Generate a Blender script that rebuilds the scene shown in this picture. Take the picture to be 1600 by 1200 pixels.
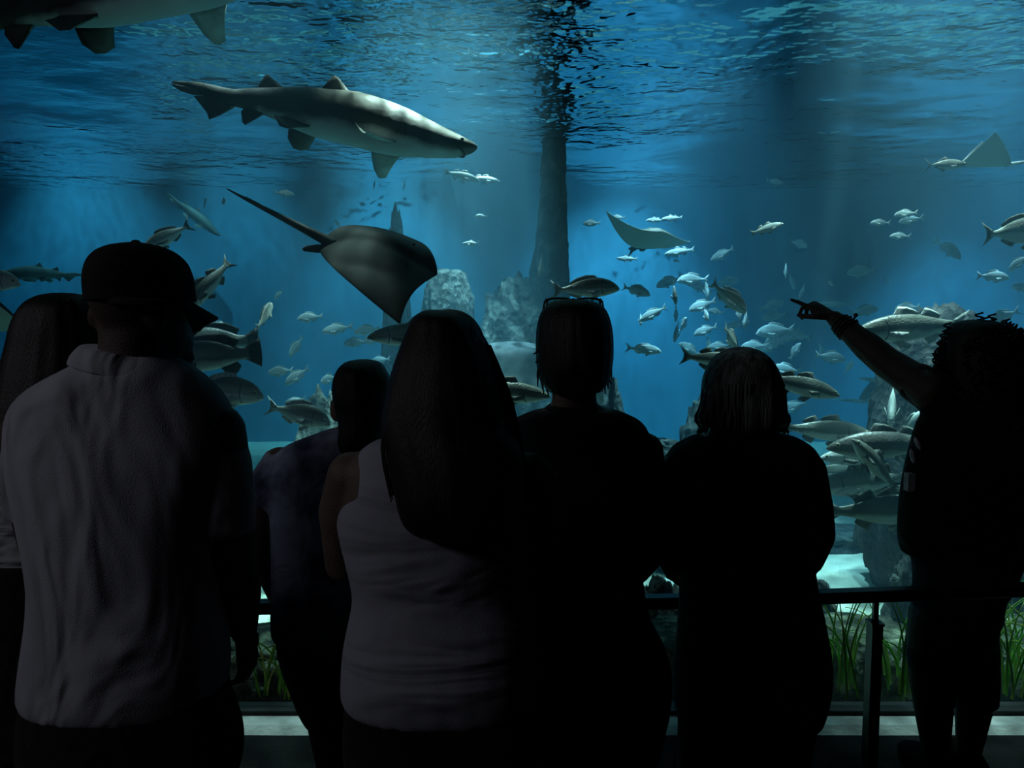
import bpy, bmesh, math, random
import numpy as np
from mathutils import Vector, Matrix, noise as mnoise
from math import pi, sin, cos, radians

# ------------------------------------------------------------------ clear
for o in list(bpy.data.objects):
    bpy.data.objects.remove(o, do_unlink=True)
scene = bpy.context.scene
COL = scene.collection
random.seed(7)

# ------------------------------------------------------------------ camera
FPX = 1202.0                       # focal length in pixels of the 1600 x 1200 frame
CAMZ = 1.65
PITCH = math.atan(100.0 / FPX)
cam_data = bpy.data.cameras.new('camera')
cam_data.sensor_width = 36.0
cam_data.lens = 36.0 * FPX / 1600.0
cam_data.clip_start = 0.05
cam_data.clip_end = 200
cam = bpy.data.objects.new('camera', cam_data)
cam.location = (0, 0, CAMZ)
cam.rotation_euler = (pi / 2 - PITCH, 0, 0)
COL.objects.link(cam)
scene.camera = cam

# ------------------------------------------------------------------ view and sampling
scene.view_settings.view_transform = 'Standard'
scene.view_settings.look = 'None'
scene.view_settings.gamma = 1.0
scene.view_settings.use_curve_mapping = False
scene.view_settings.exposure = -2.05
cy = scene.cycles
cy.use_denoising = True
cy.max_bounces = 4
cy.diffuse_bounces = 2
cy.glossy_bounces = 1
cy.transmission_bounces = 2
cy.volume_bounces = 0
cy.transparent_max_bounces = 6
cy.adaptive_threshold = 0.03
cy.caustics_reflective = False
cy.caustics_refractive = False
cy.sample_clamp_indirect = 4.0
cy.sample_clamp_direct = 0.0

# ------------------------------------------------------------------ world: a closed dark building
world = bpy.data.worlds.new('world')
scene.world = world
world.use_nodes = True
world.node_tree.nodes['Background'].inputs[0].default_value = (0, 0, 0, 1)
world.node_tree.nodes['Background'].inputs[1].default_value = 0.0

# ------------------------------------------------------------------ the tank's measures
PANE_Y = 3.10
TX0, TX1 = -9.5, 10.0
TY0, TY1 = 3.18, 14.0
TZ0 = -0.75
SURF = 3.95
HALL_Z = 7.6

# unseen lamps over the tank, some added to brighten sill, fish and back wall (x, y, target x, target y, watts, cone deg, colour, ripple)
TANK_LAMPS = [
    (-0.35, 6.5, -0.75, 5.7, 20000, 34, (0.96, 1.0, 0.82), 1.25),
    (-0.4, 8.6, -0.42, 8.5, 22000, 30, (0.92, 1.0, 0.94), 1.1),
    (2.1, 11.8, 1.7, 13.3, 24500, 56, (0.8, 0.98, 1.0), 0.15),
    (8.2, 11.4, 7.8, 12.8, 20000, 54, (0.66, 0.95, 1.0), 0.15),
    (-7.6, 11.9, -7.6, 14.6, 7200, 56, (0.72, 1.0, 0.98), 0.15),
    (-2.2, 11.9, -2.2, 14.5, 11000, 46, (0.72, 1.0, 0.98), 0.15),
    (2.8, 5.7, 2.75, 5.0, 12000, 36, (0.92, 1.0, 0.86), 0.9),
    (-2.3, 6.5, -2.15, 6.1, 5600, 36, (0.9, 1.0, 0.9), 0.9),
    (-1.4, 5.3, -1.33, 2.85, 3600, 20, (0.9, 1.0, 0.86), 0.5),
    (2.45, 5.3, 2.42, 3.5, 6500, 24, (0.9, 1.0, 0.86), 0.5),
    (1.85, 7.8, 1.8, 7.7, 18500, 36, (0.8, 0.98, 1.0), 0.4),
    (4.35, 6.7, 4.2, 6.2, 7000, 36, (0.82, 0.98, 1.0), 0.6),
    (-4.9, 11.9, -4.9, 14.6, 5200, 50, (0.72, 1.0, 0.97), 0.15),
]

def caustic_light(ld, strength, ripple, seed, freq=1.0):
    ld.use_nodes = True
    nt = ld.node_tree
    em = nt.nodes['Emission']
    tc = nt.nodes.new('ShaderNodeTexCoord')
    mp = nt.nodes.new('ShaderNodeMapping')
    mp.inputs['Location'].default_value = (seed * 3.7, seed * 1.9, 0)
    mp.inputs['Scale'].default_value = (13 * freq, 13 * freq, 2 * freq)
    nz = nt.nodes.new('ShaderNodeTexNoise')
    nz.inputs['Scale'].default_value = 1.6
    nz.inputs['Detail'].default_value = 2.0
    nz.inputs['Distortion'].default_value = 0.6
    nt.links.new(tc.outputs['Normal'], mp.inputs['Vector'])
    nt.links.new(mp.outputs['Vector'], nz.inputs['Vector'])

    def m(op, a, b=None, clamp=False):
        n = nt.nodes.new('ShaderNodeMath')
        n.operation = op
        n.use_clamp = clamp
        if hasattr(a, 'links'):
            nt.links.new(a, n.inputs[0])
        else:
            n.inputs[0].default_value = a
        if b is not None:
            n.inputs[1].default_value = b
        return n.outputs[0]
    v = m('SUBTRACT', nz.outputs['Fac'], 0.5)
    v = m('ABSOLUTE', v)
    v = m('MULTIPLY', v, -8.0)
    v = m('ADD', v, 1.0, True)
    v = m('POWER', v, 1.8)
    v = m('MULTIPLY', v, 2.6 * ripple * strength)
    v = m('ADD', v, strength * (1.0 - 0.62 * ripple))
    nt.links.new(v, em.inputs['Strength'])

# dim unseen light of the gallery, behind and to the left of the visitors
gl = bpy.data.lights.new('gallery_light', 'AREA')
gl.shape = 'RECTANGLE'
gl.size, gl.size_y = 1.6, 0.5
gl.energy = 44.0
gl.color = (0.88, 0.90, 1.0)
glo = bpy.data.objects.new('gallery_light', gl)
glo.location = (-3.3, 0.2, 2.95)
glo.rotation_euler = (Vector((-0.3, 1.6, 1.0)) - glo.location).to_track_quat('-Z', 'Y').to_euler()
COL.objects.link(glo)

# ------------------------------------------------------------------ node helpers
MATS = {}

class NT:
    def __init__(self, mat):
        mat.use_nodes = True
        self.t = mat.node_tree
        self.t.nodes.clear()
        self.out = self.t.nodes.new('ShaderNodeOutputMaterial')
    def n(self, kind, **kw):
        nd = self.t.nodes.new('ShaderNode' + kind)
        for k, v in kw.items():
            if k in nd.inputs.keys():
                self.set(nd.inputs[k], v)
            else:
                setattr(nd, k, v)
        return nd
    def set(self, sock, v):
        if isinstance(v, bpy.types.NodeSocket):
            self.t.links.new(v, sock)
        else:
            if isinstance(v, (tuple, list)) and len(v) == 3 and sock.type == 'RGBA':
                v = (*v, 1)
            sock.default_value = v
    def math(self, op, a, b=0.0, clamp=False):
        nd = self.t.nodes.new('ShaderNodeMath')
        nd.operation = op
        nd.use_clamp = clamp
        self.set(nd.inputs[0], a)
        self.set(nd.inputs[1], b)
        return nd.outputs[0]
    def ramp(self, fac, stops, interp='LINEAR'):
        nd = self.t.nodes.new('ShaderNodeValToRGB')
        cr = nd.color_ramp
        cr.interpolation = interp
        while len(cr.elements) < len(stops):
            cr.elements.new(0.5)
        for e, (p, c) in zip(cr.elements, stops):
            e.position = p
            e.color = (*c, 1) if len(c) == 3 else c
        self.set(nd.inputs[0], fac)
        return nd.outputs[0]
    def mix(self, fac, a, b):
        nd = self.t.nodes.new('ShaderNodeMix')
        nd.data_type = 'RGBA'
        self.set(nd.inputs[0], fac)
        self.set(nd.inputs[6], a)
        self.set(nd.inputs[7], b)
        return nd.outputs[2]

def material(name, color=(0.5, 0.5, 0.5), rough=0.7, var=0.15, scale=12.0, bump=0.0, bscale=60.0, spec=0.3,
             metallic=0.0, color2=None, stretch=(1, 1, 1), coords='Object'):
    """plain material with a little procedural variation and relief"""
    if name in MATS:
        return MATS[name]
    mt = bpy.data.materials.new(name)
    T = NT(mt)
    tc = T.n('TexCoord')
    mp = T.n('Mapping', Scale=stretch)
    T.set(mp.inputs['Vector'], tc.outputs[coords])
    nz = T.n('TexNoise', Scale=scale, Detail=4.0)
    T.set(nz.inputs['Vector'], mp.outputs['Vector'])
    c2 = color2 if color2 else tuple(max(0, c * (1 - var * 1.6)) for c in color)
    c1 = tuple(min(1, c * (1 + var)) for c in color)
    col = T.ramp(nz.outputs['Fac'], [(0.32, c2), (0.68, c1)])
    b = T.n('BsdfPrincipled', Roughness=rough, Metallic=metallic)
    T.set(b.inputs['Base Color'], col)
    b.inputs['Specular IOR Level'].default_value = spec
    if bump > 0:
        n2 = T.n('TexNoise', Scale=bscale, Detail=5.0)
        T.set(n2.inputs['Vector'], mp.outputs['Vector'])
        bp = T.n('Bump', Strength=bump, Distance=0.02)
        T.set(bp.inputs['Height'], n2.outputs['Fac'])
        T.set(b.inputs['Normal'], bp.outputs['Normal'])
    T.t.links.new(b.outputs[0], T.out.inputs['Surface'])
    MATS[name] = mt
    return mt

# ------------------------------------------------------------------ object helpers
def link(o, parent=None):
    COL.objects.link(o)
    if parent is not None:
        o.parent = parent
    return o

def tag(o, label=None, cat=None, group=None, kind=None):
    if label: o['label'] = label
    if cat: o['category'] = cat
    if group: o['group'] = group
    if kind: o['kind'] = kind
    return o

def empty(name, loc=(0, 0, 0), label=None, cat=None, group=None):
    o = bpy.data.objects.new(name, None)
    o.empty_display_size = 0.1
    o.location = loc
    link(o)
    return tag(o, label, cat, group)

class Geo:
    """collects closed solids and links them as one mesh"""
    def __init__(self):
        self.v, self.f = [], []
    def add(self, vs, fs):
        b = len(self.v)
        self.v += [tuple(p) for p in vs]
        self.f += [tuple(i + b for i in q) for q in fs]
    def loft(self, rings, cap=True):
        n = len(rings[0])
        vs = [p for r in rings for p in r]
        fs = []
        for i in range(len(rings) - 1):
            for j in range(n):
                k = (j + 1) % n
                fs.append((i * n + j, i * n + k, (i + 1) * n + k, (i + 1) * n + j))
        if cap:
            fs.append(tuple(range(n - 1, -1, -1)))
            fs.append(tuple((len(rings) - 1) * n + j for j in range(n)))
        self.add(vs, fs)
    def box(self, lo, hi):
        x0, y0, z0 = lo
        x1, y1, z1 = hi
        vs = [(x0, y0, z0), (x1, y0, z0), (x1, y1, z0), (x0, y1, z0), (x0, y0, z1), (x1, y0, z1), (x1, y1, z1), (x0, y1, z1)]
        self.add(vs, [(0, 3, 2, 1), (4, 5, 6, 7), (0, 1, 5, 4), (1, 2, 6, 5), (2, 3, 7, 6), (3, 0, 4, 7)])
    def tube(self, pts, radii, n=12, flat=None, flatdir=None, round_ends=True):
        """tube along points; flat = factor of thickness along flatdir"""
        P = [Vector(p) for p in pts]
        R = list(radii)
        if round_ends:
            d0 = (P[0] - P[1]).normalized()
            d1 = (P[-1] - P[-2]).normalized()
            P = [P[0] + d0 * R[0] * 0.75, P[0] + d0 * R[0] * 0.45] + P + [P[-1] + d1 * R[-1] * 0.45, P[-1] + d1 * R[-1] * 0.75]
            R = [R[0] * 0.35, R[0] * 0.8] + R + [R[-1] * 0.8, R[-1] * 0.35]
        rings = []
        ref = Vector(flatdir) if flatdir is not None else None
        prev = None
        for i, p in enumerate(P):
            a = P[max(0, i - 1)]
            b = P[min(len(P) - 1, i + 1)]
            t = (b - a).normalized()
            if ref is not None:
                u = ref - t * ref.dot(t)
            elif prev is not None:
                u = prev - t * prev.dot(t)
            else:
                u = Vector((0, 0, 1)) - t * t.z
                if u.length < 0.2:
                    u = Vector((1, 0, 0)) - t * t.x
            u.normalize()
            prev = u
            w = t.cross(u)
            fl = flat if flat is not None else 1.0
            rings.append([p + (u * cos(2 * pi * k / n) * fl + w * sin(2 * pi * k / n)) * R[i] for k in range(n)])
        self.loft(rings)
    def ell(self, c, r, rot=None, nu=14, nv=9):
        rings = []
        for i in range(nv):
            ph = pi * (i + 0.5) / nv
            ring = []
            for k in range(nu):
                a = 2 * pi * k / nu
                p = Vector((r[0] * sin(ph) * cos(a), r[1] * sin(ph) * sin(a), -r[2] * cos(ph)))
                if rot is not None:
                    p = rot @ p
                ring.append(p + Vector(c))
            rings.append(ring)
        self.loft(rings)
    def mesh(self, name, mat=None, smooth=True):
        me = bpy.data.meshes.new(name)
        me.from_pydata(self.v, [], self.f)
        me.update()
        bm = bmesh.new()
        bm.from_mesh(me)
        bmesh.ops.recalc_face_normals(bm, faces=bm.faces)
        bm.to_mesh(me)
        bm.free()
        if smooth:
            me.polygons.foreach_set('use_smooth', [True] * len(me.polygons))
        if mat:
            me.materials.append(mat)
        return me
    def build(self, name, mat, parent=None, smooth=True):
        o = bpy.data.objects.new(name, self.mesh(name, mat, smooth))
        return link(o, parent)

def at(px, py, Y):
    """the point at distance Y in front of the camera along the ray of a photo pixel"""
    dx = px - 800.0
    du = 600.0 - py
    d = Vector((dx, FPX * cos(PITCH) + du * sin(PITCH), -FPX * sin(PITCH) + du * cos(PITCH)))
    d *= Y / d.y
    return Vector((d.x, d.y, CAMZ + d.z))

def mpp(Y):
    return Y / FPX

def catmull(xs, ys, x):
    return float(np.interp(x, xs, ys))

def smoothcurve(rows, n):
    """resample rows of numbers with a Catmull-Rom spline to n rows"""
    A = np.array(rows, float)
    m = len(A)
    out = []
    for i in range(n):
        t = i / (n - 1) * (m - 1)
        k = min(int(t), m - 2)
        u = t - k
        p0, p1, p2, p3 = A[max(0, k - 1)], A[k], A[k + 1], A[min(m - 1, k + 2)]
        out.append(0.5 * ((2 * p1) + (-p0 + p2) * u + (2 * p0 - 5 * p1 + 4 * p2 - p3) * u * u + (-p0 + 3 * p1 - 3 * p2 + p3) * u ** 3))
    return out

def structure(o):
    o['kind'] = 'structure'
    return o

# ================================================================== THE SETTING
dark_paint = material('dark_paint', (0.02, 0.02, 0.022), 0.85, 0.2, 3)
dark_carpet = material('dark_carpet', (0.005, 0.005, 0.0055), 0.95, 0.3, 40, 0.4, 200)
concrete = material('sill_concrete', (0.66, 0.67, 0.64), 0.9, 0.22, 9, 0.35, 45)
tank_paint = material('tank_wall_paint', (0.09, 0.29, 0.41), 0.8, 0.12, 0.7)
hall_paint = material('hall_ceiling_paint', (0.5, 0.62, 0.62), 0.9, 0.1, 2)

def slab(name, lo, hi, mat):
    g = Geo()
    g.box(lo, hi)
    return structure(g.build(name, mat, smooth=False))

GX0, GX1, GY0 = -3.6, 3.8, -2.6
slab('floor', (GX0 - .2, GY0 - .2, -0.2), (GX1 + .2, 2.98, 0.0), dark_carpet)
slab('ceiling', (GX0 - .2, GY0 - .2, 3.4), (GX1 + .2, 3.2, 3.6), dark_paint)
slab('wall_left', (GX0 - .2, GY0 - .2, 0.0), (GX0, 3.0, 3.4), dark_paint)
slab('wall_right', (GX1, GY0 - .2, 0.0), (GX1 + .2, 3.0, 3.4), dark_paint)
slab('wall_rear', (GX0, GY0 - .2, 0.0), (GX1, GY0, 3.4), dark_paint)

# window: sill of concrete, dark frame, acrylic pane
SILL_TOP = at(1500, 1112, 3.09).z
g = Geo()
zt = SILL_TOP
n = 60
rings = []
for i in range(n + 1):
    x = GX0 + (GX1 - GX0) * i / n
    j = 0.004 * mnoise.noise((x * 3, 0, 0))
    y0 = at(800, 1131, 2.985).y
    rings.append([(x, 2.90, zt - 0.075), (x, 2.90 + j, zt - 0.036), (x, 2.985 + j, zt), (x, 3.12, zt), (x, 3.12, zt - 0.075)])
g.loft(rings)
sill = structure(g.build('trim_1', concrete, smooth=False))
slab('wall_front', (GX0, 2.955, -0.2), (GX1, 3.12, zt - 0.075), dark_paint)
g = Geo()
g.box((GX0, 3.06, zt), (GX1, 3.14, zt + 0.018))
g.box((GX0, 3.06, 3.36), (GX1, 3.14, 3.40))
g.box((GX0, 3.06, zt + 0.018), (GX0 + 0.05, 3.14, 3.36))
g.box((GX1 - 0.05, 3.06, zt + 0.018), (GX1, 3.14, 3.36))
wframe = structure(g.build('window_1', material('window_seal', (0.015, 0.015, 0.016), 0.6, 0.1, 20), smooth=False))
pane_m = bpy.data.materials.new('acrylic_pane')
T = NT(pane_m)
tr = T.n('BsdfTransparent', Color=(0.97, 0.99, 0.99))
gl_ = T.n('BsdfGlossy', Roughness=0.02, Color=(1, 1, 1))
fr = T.n('Fresnel', IOR=1.03)
mx = T.n('MixShader')
T.set(mx.inputs[0], fr.outputs[0])
T.set(mx.inputs[1], tr.outputs[0])
T.set(mx.inputs[2], gl_.outputs[0])
T.t.links.new(mx.outputs[0], T.out.inputs['Surface'])
g = Geo()
g.box((GX0 + 0.05, 3.09, zt + 0.018), (GX1 - 0.05, 3.11, 3.36))
pane = g.build('pane', pane_m, wframe, smooth=False)

# the tank: painted concrete shell with the hall above it
slab('wall_tank_back', (TX0 - .3, TY1, TZ0 - .3), (TX1 + .3, TY1 + .3, HALL_Z), tank_paint)
slab('wall_tank_left', (TX0 - .3, TY0 - .2, TZ0 - .3), (TX0, TY1, HALL_Z), tank_paint)
slab('wall_tank_right', (TX1, TY0 - .2, TZ0 - .3), (TX1 + .3, TY1, HALL_Z), tank_paint)
slab('ceiling_tank_hall', (TX0 - .3, TY0 - .2, HALL_Z), (TX1 + .3, TY1 + .3, HALL_Z + .2), hall_paint)
slab('wall_tank_front_upper', (TX0, 3.12, 3.40), (TX1, 3.18, HALL_Z), tank_paint)
slab('wall_tank_front_lower', (TX0, 3.12, TZ0 - .3), (TX1, 3.18, zt - 0.06), dark_paint)
slab('wall_tank_front_side', (TX0, 3.0, zt), (GX0, 3.18, 3.40), tank_paint)
slab('wall_tank_front_far_side', (GX1, 3.0, zt), (TX1, 3.18, 3.40), tank_paint)

# water body
water_m = bpy.data.materials.new('sea_water')
T = NT(water_m)
vs_ = T.n('VolumeScatter', Color=(0.28, 0.70, 1.0), Density=0.041, Anisotropy=0.25)
va_ = T.n('VolumeAbsorption', Color=(0.0, 0.60, 0.80), Density=0.20)
ad = T.n('AddShader')
T.set(ad.inputs[0], vs_.outputs[0])
T.set(ad.inputs[1], va_.outputs[0])
T.t.links.new(ad.outputs[0], T.out.inputs['Volume'])
g = Geo()
g.box((TX0 + .002, TY0 + .002, TZ0 - .2), (TX1 - .002, TY1 - .002, SURF + 0.25))
water = structure(g.build('water', water_m, smooth=False))

# water surface, seen from below
surf_m = bpy.data.materials.new('water_surface')
T = NT(surf_m)
tc = T.n('TexCoord')
mp = T.n('Mapping', Scale=(1.0, 1.15, 1.0))
T.set(mp.inputs['Vector'], tc.outputs['Object'])
n1 = T.n('TexNoise', Scale=3.6, Detail=2.0, Roughness=0.55)
n2 = T.n('TexNoise', Scale=0.42, Detail=1.0)
T.set(n1.inputs['Vector'], mp.outputs['Vector'])
T.set(n2.inputs['Vector'], mp.outputs['Vector'])
amp = T.ramp(n2.outputs['Fac'], [(0.40, (0.12, 0.12, 0.12)), (0.64, (1, 1, 1))])
h = T.math('MULTIPLY', n1.outputs['Fac'], amp)
bp = T.n('Bump', Strength=1.0, Distance=0.125)
T.set(bp.inputs['Height'], h)
fr = T.n('Fresnel', IOR=1.33)
T.set(fr.inputs['Normal'], bp.outputs['Normal'])
tr = T.n('BsdfTransparent', Color=(0.95, 1.0, 1.0))
gls = T.n('BsdfGlossy', Roughness=0.04, Color=(0.95, 0.98, 1.0))
T.set(gls.inputs['Normal'], bp.outputs['Normal'])
mx = T.n('MixShader')
T.set(mx.inputs[0], fr.outputs[0])
T.set(mx.inputs[1], tr.outputs[0])
T.set(mx.inputs[2], gls.outputs[0])
T.t.links.new(mx.outputs[0], T.out.inputs['Surface'])

def grid_mesh(name, x0, x1, y0, y1, nx, ny, fz, mat):
    vs, fs = [], []
    for j in range(ny + 1):
        for i in range(nx + 1):
            x = x0 + (x1 - x0) * i / nx
            y = y0 + (y1 - y0) * j / ny
            vs.append((x, y, fz(x, y)))
    for j in range(ny):
        for i in range(nx):
            a = j * (nx + 1) + i
            fs.append((a, a + 1, a + nx + 2, a + nx + 1))
    me = bpy.data.meshes.new(name)
    me.from_pydata(vs, [], fs)
    me.update()
    me.polygons.foreach_set('use_smooth', [True] * len(me.polygons))
    me.materials.append(mat)
    return link(bpy.data.objects.new(name, me))

def wave(x, y):
    return SURF + 0.035 * mnoise.noise((x * 0.8, y * 1.0, 1.3)) + 0.014 * mnoise.noise((x * 2.2, y * 2.8, 5.1))
surface = structure(grid_mesh('water_surface', TX0 + .01, TX1 - .01, TY0 + .01, TY1 - .01, 220, 150, wave, surf_m))

# sand bed with ripples and a slope that rises to the back
sand_m = bpy.data.materials.new('sand')
T = NT(sand_m)
tc = T.n('TexCoord')
nz = T.n('TexNoise', Scale=1.6, Detail=6.0)
T.set(nz.inputs['Vector'], tc.outputs['Object'])
ng = T.n('TexNoise', Scale=70.0, Detail=4.0)
T.set(ng.inputs['Vector'], tc.outputs['Object'])
col = T.ramp(nz.outputs['Fac'], [(0.3, (0.56, 0.52, 0.38)), (0.7, (0.82, 0.78, 0.60))])
bp = T.n('Bump', Strength=0.4, Distance=0.02)
T.set(bp.inputs['Height'], ng.outputs['Fac'])
b = T.n('BsdfPrincipled', Roughness=0.95)
T.set(b.inputs['Base Color'], col)
T.set(b.inputs['Normal'], bp.outputs['Normal'])
T.t.links.new(b.outputs[0], T.out.inputs['Surface'])
def sand_z(x, y):
    return -0.55 + 0.05 * mnoise.noise((x * .35, y * .5, 0)) + 0.022 * sin(y * 9 + 2.2 * mnoise.noise((x * .5, y * .7, 3.0)) * 3) + 0.03 * mnoise.noise((x * 1.5, y * 3, 9))
sand = structure(grid_mesh('floor_sand', TX0, TX1, TY0, TY1, 160, 150, sand_z, sand_m))

# unseen lamps hanging over the water
lamp_body = material('lamp_housing', (0.08, 0.08, 0.09), 0.5, 0.1, 10, metallic=0.6)
LAMP_Z = 6.7
for i, (x, y, tx, ty, w, cone, colr, rip) in enumerate(TANK_LAMPS):
    root = empty('tank_lamp', (x, y, LAMP_Z), 'unseen bell-shaped black spotlight hanging on a rod above the water surface', 'lamp', 'spotlights over the tank')
    g = Geo()
    rr = [(0.06, 0.42), (0.09, 0.40), (0.12, 0.30), (0.22, 0.12), (0.25, 0.05), (0.24, 0.05), (0.20, 0.12), (0.10, 0.28)]
    g.loft([[(r * cos(2 * pi * k / 20), r * sin(2 * pi * k / 20), z) for k in range(20)] for r, z in rr])
    g.build('housing', lamp_body, root)
    g = Geo()
    g.tube([(0, 0, 0.40), (0, 0, HALL_Z - LAMP_Z - 0.004)], [0.02, 0.02], 8, round_ends=False)
    g.build('rod', lamp_body, root)
    ld = bpy.data.lights.new('bulb', 'SPOT')
    ld.energy = w
    ld.color = colr
    ld.spot_size = radians(cone)
    ld.spot_blend = 0.9
    ld.shadow_soft_size = 0.04
    caustic_light(ld, 1.0, rip, i + 1, 2.0 if i == 0 else 1.0)
    lo = bpy.data.objects.new('bulb', ld)
    lo.rotation_euler = Vector((tx - x, ty - y, TZ0 - LAMP_Z)).to_track_quat('-Z', 'Y').to_euler()
    link(lo, root)

# unseen area light added to wash the hall ceiling, for glints in the ripples
hl = bpy.data.lights.new('hall_glint_fill', 'AREA')
hl.shape = 'RECTANGLE'
hl.size, hl.size_y = 12, 3
hl.energy = 3600
hl.color = (0.75, 1.0, 0.95)
hlo = bpy.data.objects.new('hall_glint_fill', hl)
hlo.location = (0, 12.0, 5.4)
hlo.rotation_euler = (radians(180), 0, 0)
COL.objects.link(hlo)

# ================================================================== ROCKS AND PLANTS IN THE TANK
def rock_material(name, c1, c2, c3, scale=3.0, bump=0.8):
    mt = bpy.data.materials.new(name)
    T = NT(mt)
    tc = T.n('TexCoord')
    a = T.n('TexNoise', Scale=scale, Detail=8.0, Roughness=0.6)
    T.set(a.inputs['Vector'], tc.outputs['Object'])
    v = T.n('TexVoronoi', Scale=scale * 3.0)
    T.set(v.inputs['Vector'], tc.outputs['Object'])
    col = T.ramp(a.outputs['Fac'], [(0.3, c1), (0.52, c2), (0.72, c3)])
    h = T.math('ADD', a.outputs['Fac'], T.math('MULTIPLY', v.outputs['Distance'], 0.35))
    bp = T.n('Bump', Strength=bump, Distance=0.08)
    T.set(bp.inputs['Height'], h)
    b = T.n('BsdfPrincipled', Roughness=0.95)
    T.set(b.inputs['Base Color'], col)
    T.set(b.inputs['Normal'], bp.outputs['Normal'])
    T.t.links.new(b.outputs[0], T.out.inputs['Surface'])
    return mt
rock_grey = rock_material('rock_grey', (0.02, 0.022, 0.02), (0.06, 0.065, 0.056), (0.20, 0.21, 0.18), 4.0, 1.0)
rock_dark = rock_material('rock_dark', (0.02, 0.022, 0.02), (0.05, 0.055, 0.045), (0.12, 0.12, 0.10), 5.0)
rock_moss = rock_material('rock_moss', (0.012, 0.014, 0.010), (0.06, 0.07, 0.045), (0.36, 0.40, 0.26), 7.0, 1.0)
rock_brown = rock_material('rock_brown', (0.014, 0.013, 0.012), (0.045, 0.038, 0.035), (0.12, 0.10, 0.09), 6.0, 1.0)

def rock(name, label, c, r, seed, mat, rough=0.28, freq=1.2, sub=5, flat_top=None, squash=1.0, cat='rock'):
    """boulder: a sphere pushed about by ridged noise; c = centre, r = radii"""
    bm = bmesh.new()
    bmesh.ops.create_icosphere(bm, subdivisions=sub, radius=1.0)
    off = Vector((seed * 7.3, seed * 3.1, seed * 5.7))
    for v in bm.verts:
        p = v.co.normalized()
        # blocky base
        q = Vector([math.copysign(abs(t) ** 0.75, t) for t in p])
        s = 1 + rough * (mnoise.fractal(p * freq * 1.6 + off, 0.9, 2.1, 5)) + rough * 0.3 * (0.5 - abs(mnoise.noise(p * freq * 2.6 + off * 2))) + rough * 0.25 * mnoise.noise(p * freq * 5.0 + off)
        q = q * s
        z = q.z
        if flat_top is not None and z > flat_top:
            z = flat_top + (z - flat_top) * 0.18
        v.co = Vector((q.x * r[0], q.y * r[1], z * r[2]))
    me = bpy.data.meshes.new(name)
    bm.to_mesh(me)
    bm.free()
    me.polygons.foreach_set('use_smooth', [True] * len(me.polygons))
    me.materials.append(mat)
    o = link(bpy.data.objects.new(name, me))
    o.location = c
    return tag(o, label, cat)

# tall rock pillar that runs up through the surface
PY = 10.4
g = Geo()
rings = []
NZ, NA = 70, 40
zt0, zt1 = -0.7, SURF + 0.35
for i in range(NZ + 1):
    z = zt0 + (zt1 - zt0) * i / NZ
    u = i / NZ
    wl = np.interp(z, [-0.7, 0.6, 1.6, 1.95, 2.3, 2.9, SURF, SURF + .4], [1.15, 0.95, 0.62, 0.36, 0.28, 0.20, 0.145, 0.13])
    wr = np.interp(z, [-0.7, 0.6, 1.6, 1.95, 2.3, 2.9, SURF, SURF + .4], [0.75, 0.42, 0.28, 0.24, 0.20, 0.185, 0.165, 0.15])
    cx = at(864, 400, PY).x
    ring = []
    for k in range(NA):
        a = 2 * pi * k / NA
        p = Vector((cos(a), sin(a), 0))
        s = 1 + 0.16 * mnoise.noise((cos(a) * 2.2, sin(a) * 2.2, z * 2.6)) + 0.14 * mnoise.noise((cos(a) * 5, sin(a) * 5, z * 7)) + 0.06 * mnoise.noise((cos(a) * 9, sin(a) * 9, z * 15))
        w = wr if p.x > 0 else wl
        ring.append((cx + p.x * w * s, PY + p.y * 0.5 * (wl + wr) * s, z))
    rings.append(ring)
g.loft(rings)
tag(g.build('rock_pillar', rock_grey), 'tall slender rock pillar rising through the water surface', 'rock')

def crag(name, label, xl, xr, ytop, Y, seed, mat, depth=0.45, rough=0.2, freq=1.8, flat=None, taper=0.3):
    """rock that stands on the sand and reaches a given outline in the photograph"""
    L_, R_, tp = at(xl, ytop, Y), at(xr, ytop, Y), at((xl + xr) / 2, ytop, Y)
    z0 = TZ0 + 0.05
    hz = (tp.z - z0) / 2
    o = rock(name, label, (tp.x, Y, z0 + hz), ((R_.x - L_.x) / 2 * 0.92, depth, hz * 0.93), seed, mat, rough, freq, flat_top=flat)
    for v in o.data.vertices:
        u = v.co.z / hz
        k = 1 + taper * (0.2 - u)
        v.co.x *= k
        v.co.y *= k
    return o
crag('rock_outcrop', 'broad craggy rock mass at the foot of the tall pillar', 735, 880, 432, 9.7, 3, rock_grey, 0.6, 0.20, 2.2)
crag('rock_outcrop', 'square-topped rock stack with pale gullies beside the diving stingray', 652, 748, 374, 9.2, 11, rock_grey, 0.42, 0.16, 2.4, 0.8, 0.25)
crag('rock_outcrop', 'pale rock spire peeking above the back of the dark stingray', 596, 642, 330, 10.3, 21, rock_grey, 0.3, 0.16, 2.4, None, 0.35)
crag('boulder', 'grey speckled boulder beside the teenager with the tie-dye shirt', 450, 560, 612, 6.6, 5, rock_grey, 0.35, 0.2, 2.4, None, 0.5)
crag('boulder', 'low flat-topped rock ledge on the sand between the two dark-shirted visitors', 1000, 1075, 655, 6.9, 8, rock_grey, 0.35, 0.14, 2.0, 0.75, 0.2)
crag('boulder', 'rock slope with a bright crest rising behind the grey-haired visitor', 1062, 1150, 612, 7.5, 9, rock_grey, 0.3, 0.16, 2.0, None, 0.3)
crag('boulder', 'sloping rock face just right of the visitor with glasses on the head', 905, 985, 572, 8.2, 31, rock_grey, 0.35, 0.16, 2.0, None, 0.6)
crag('rock_outcrop', 'dark brown-topped reef rock behind the curly-haired visitor', 1372, 1560, 468, 6.1, 13, rock_brown, 0.5, 0.10, 3.0, None, 0.25)
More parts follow.
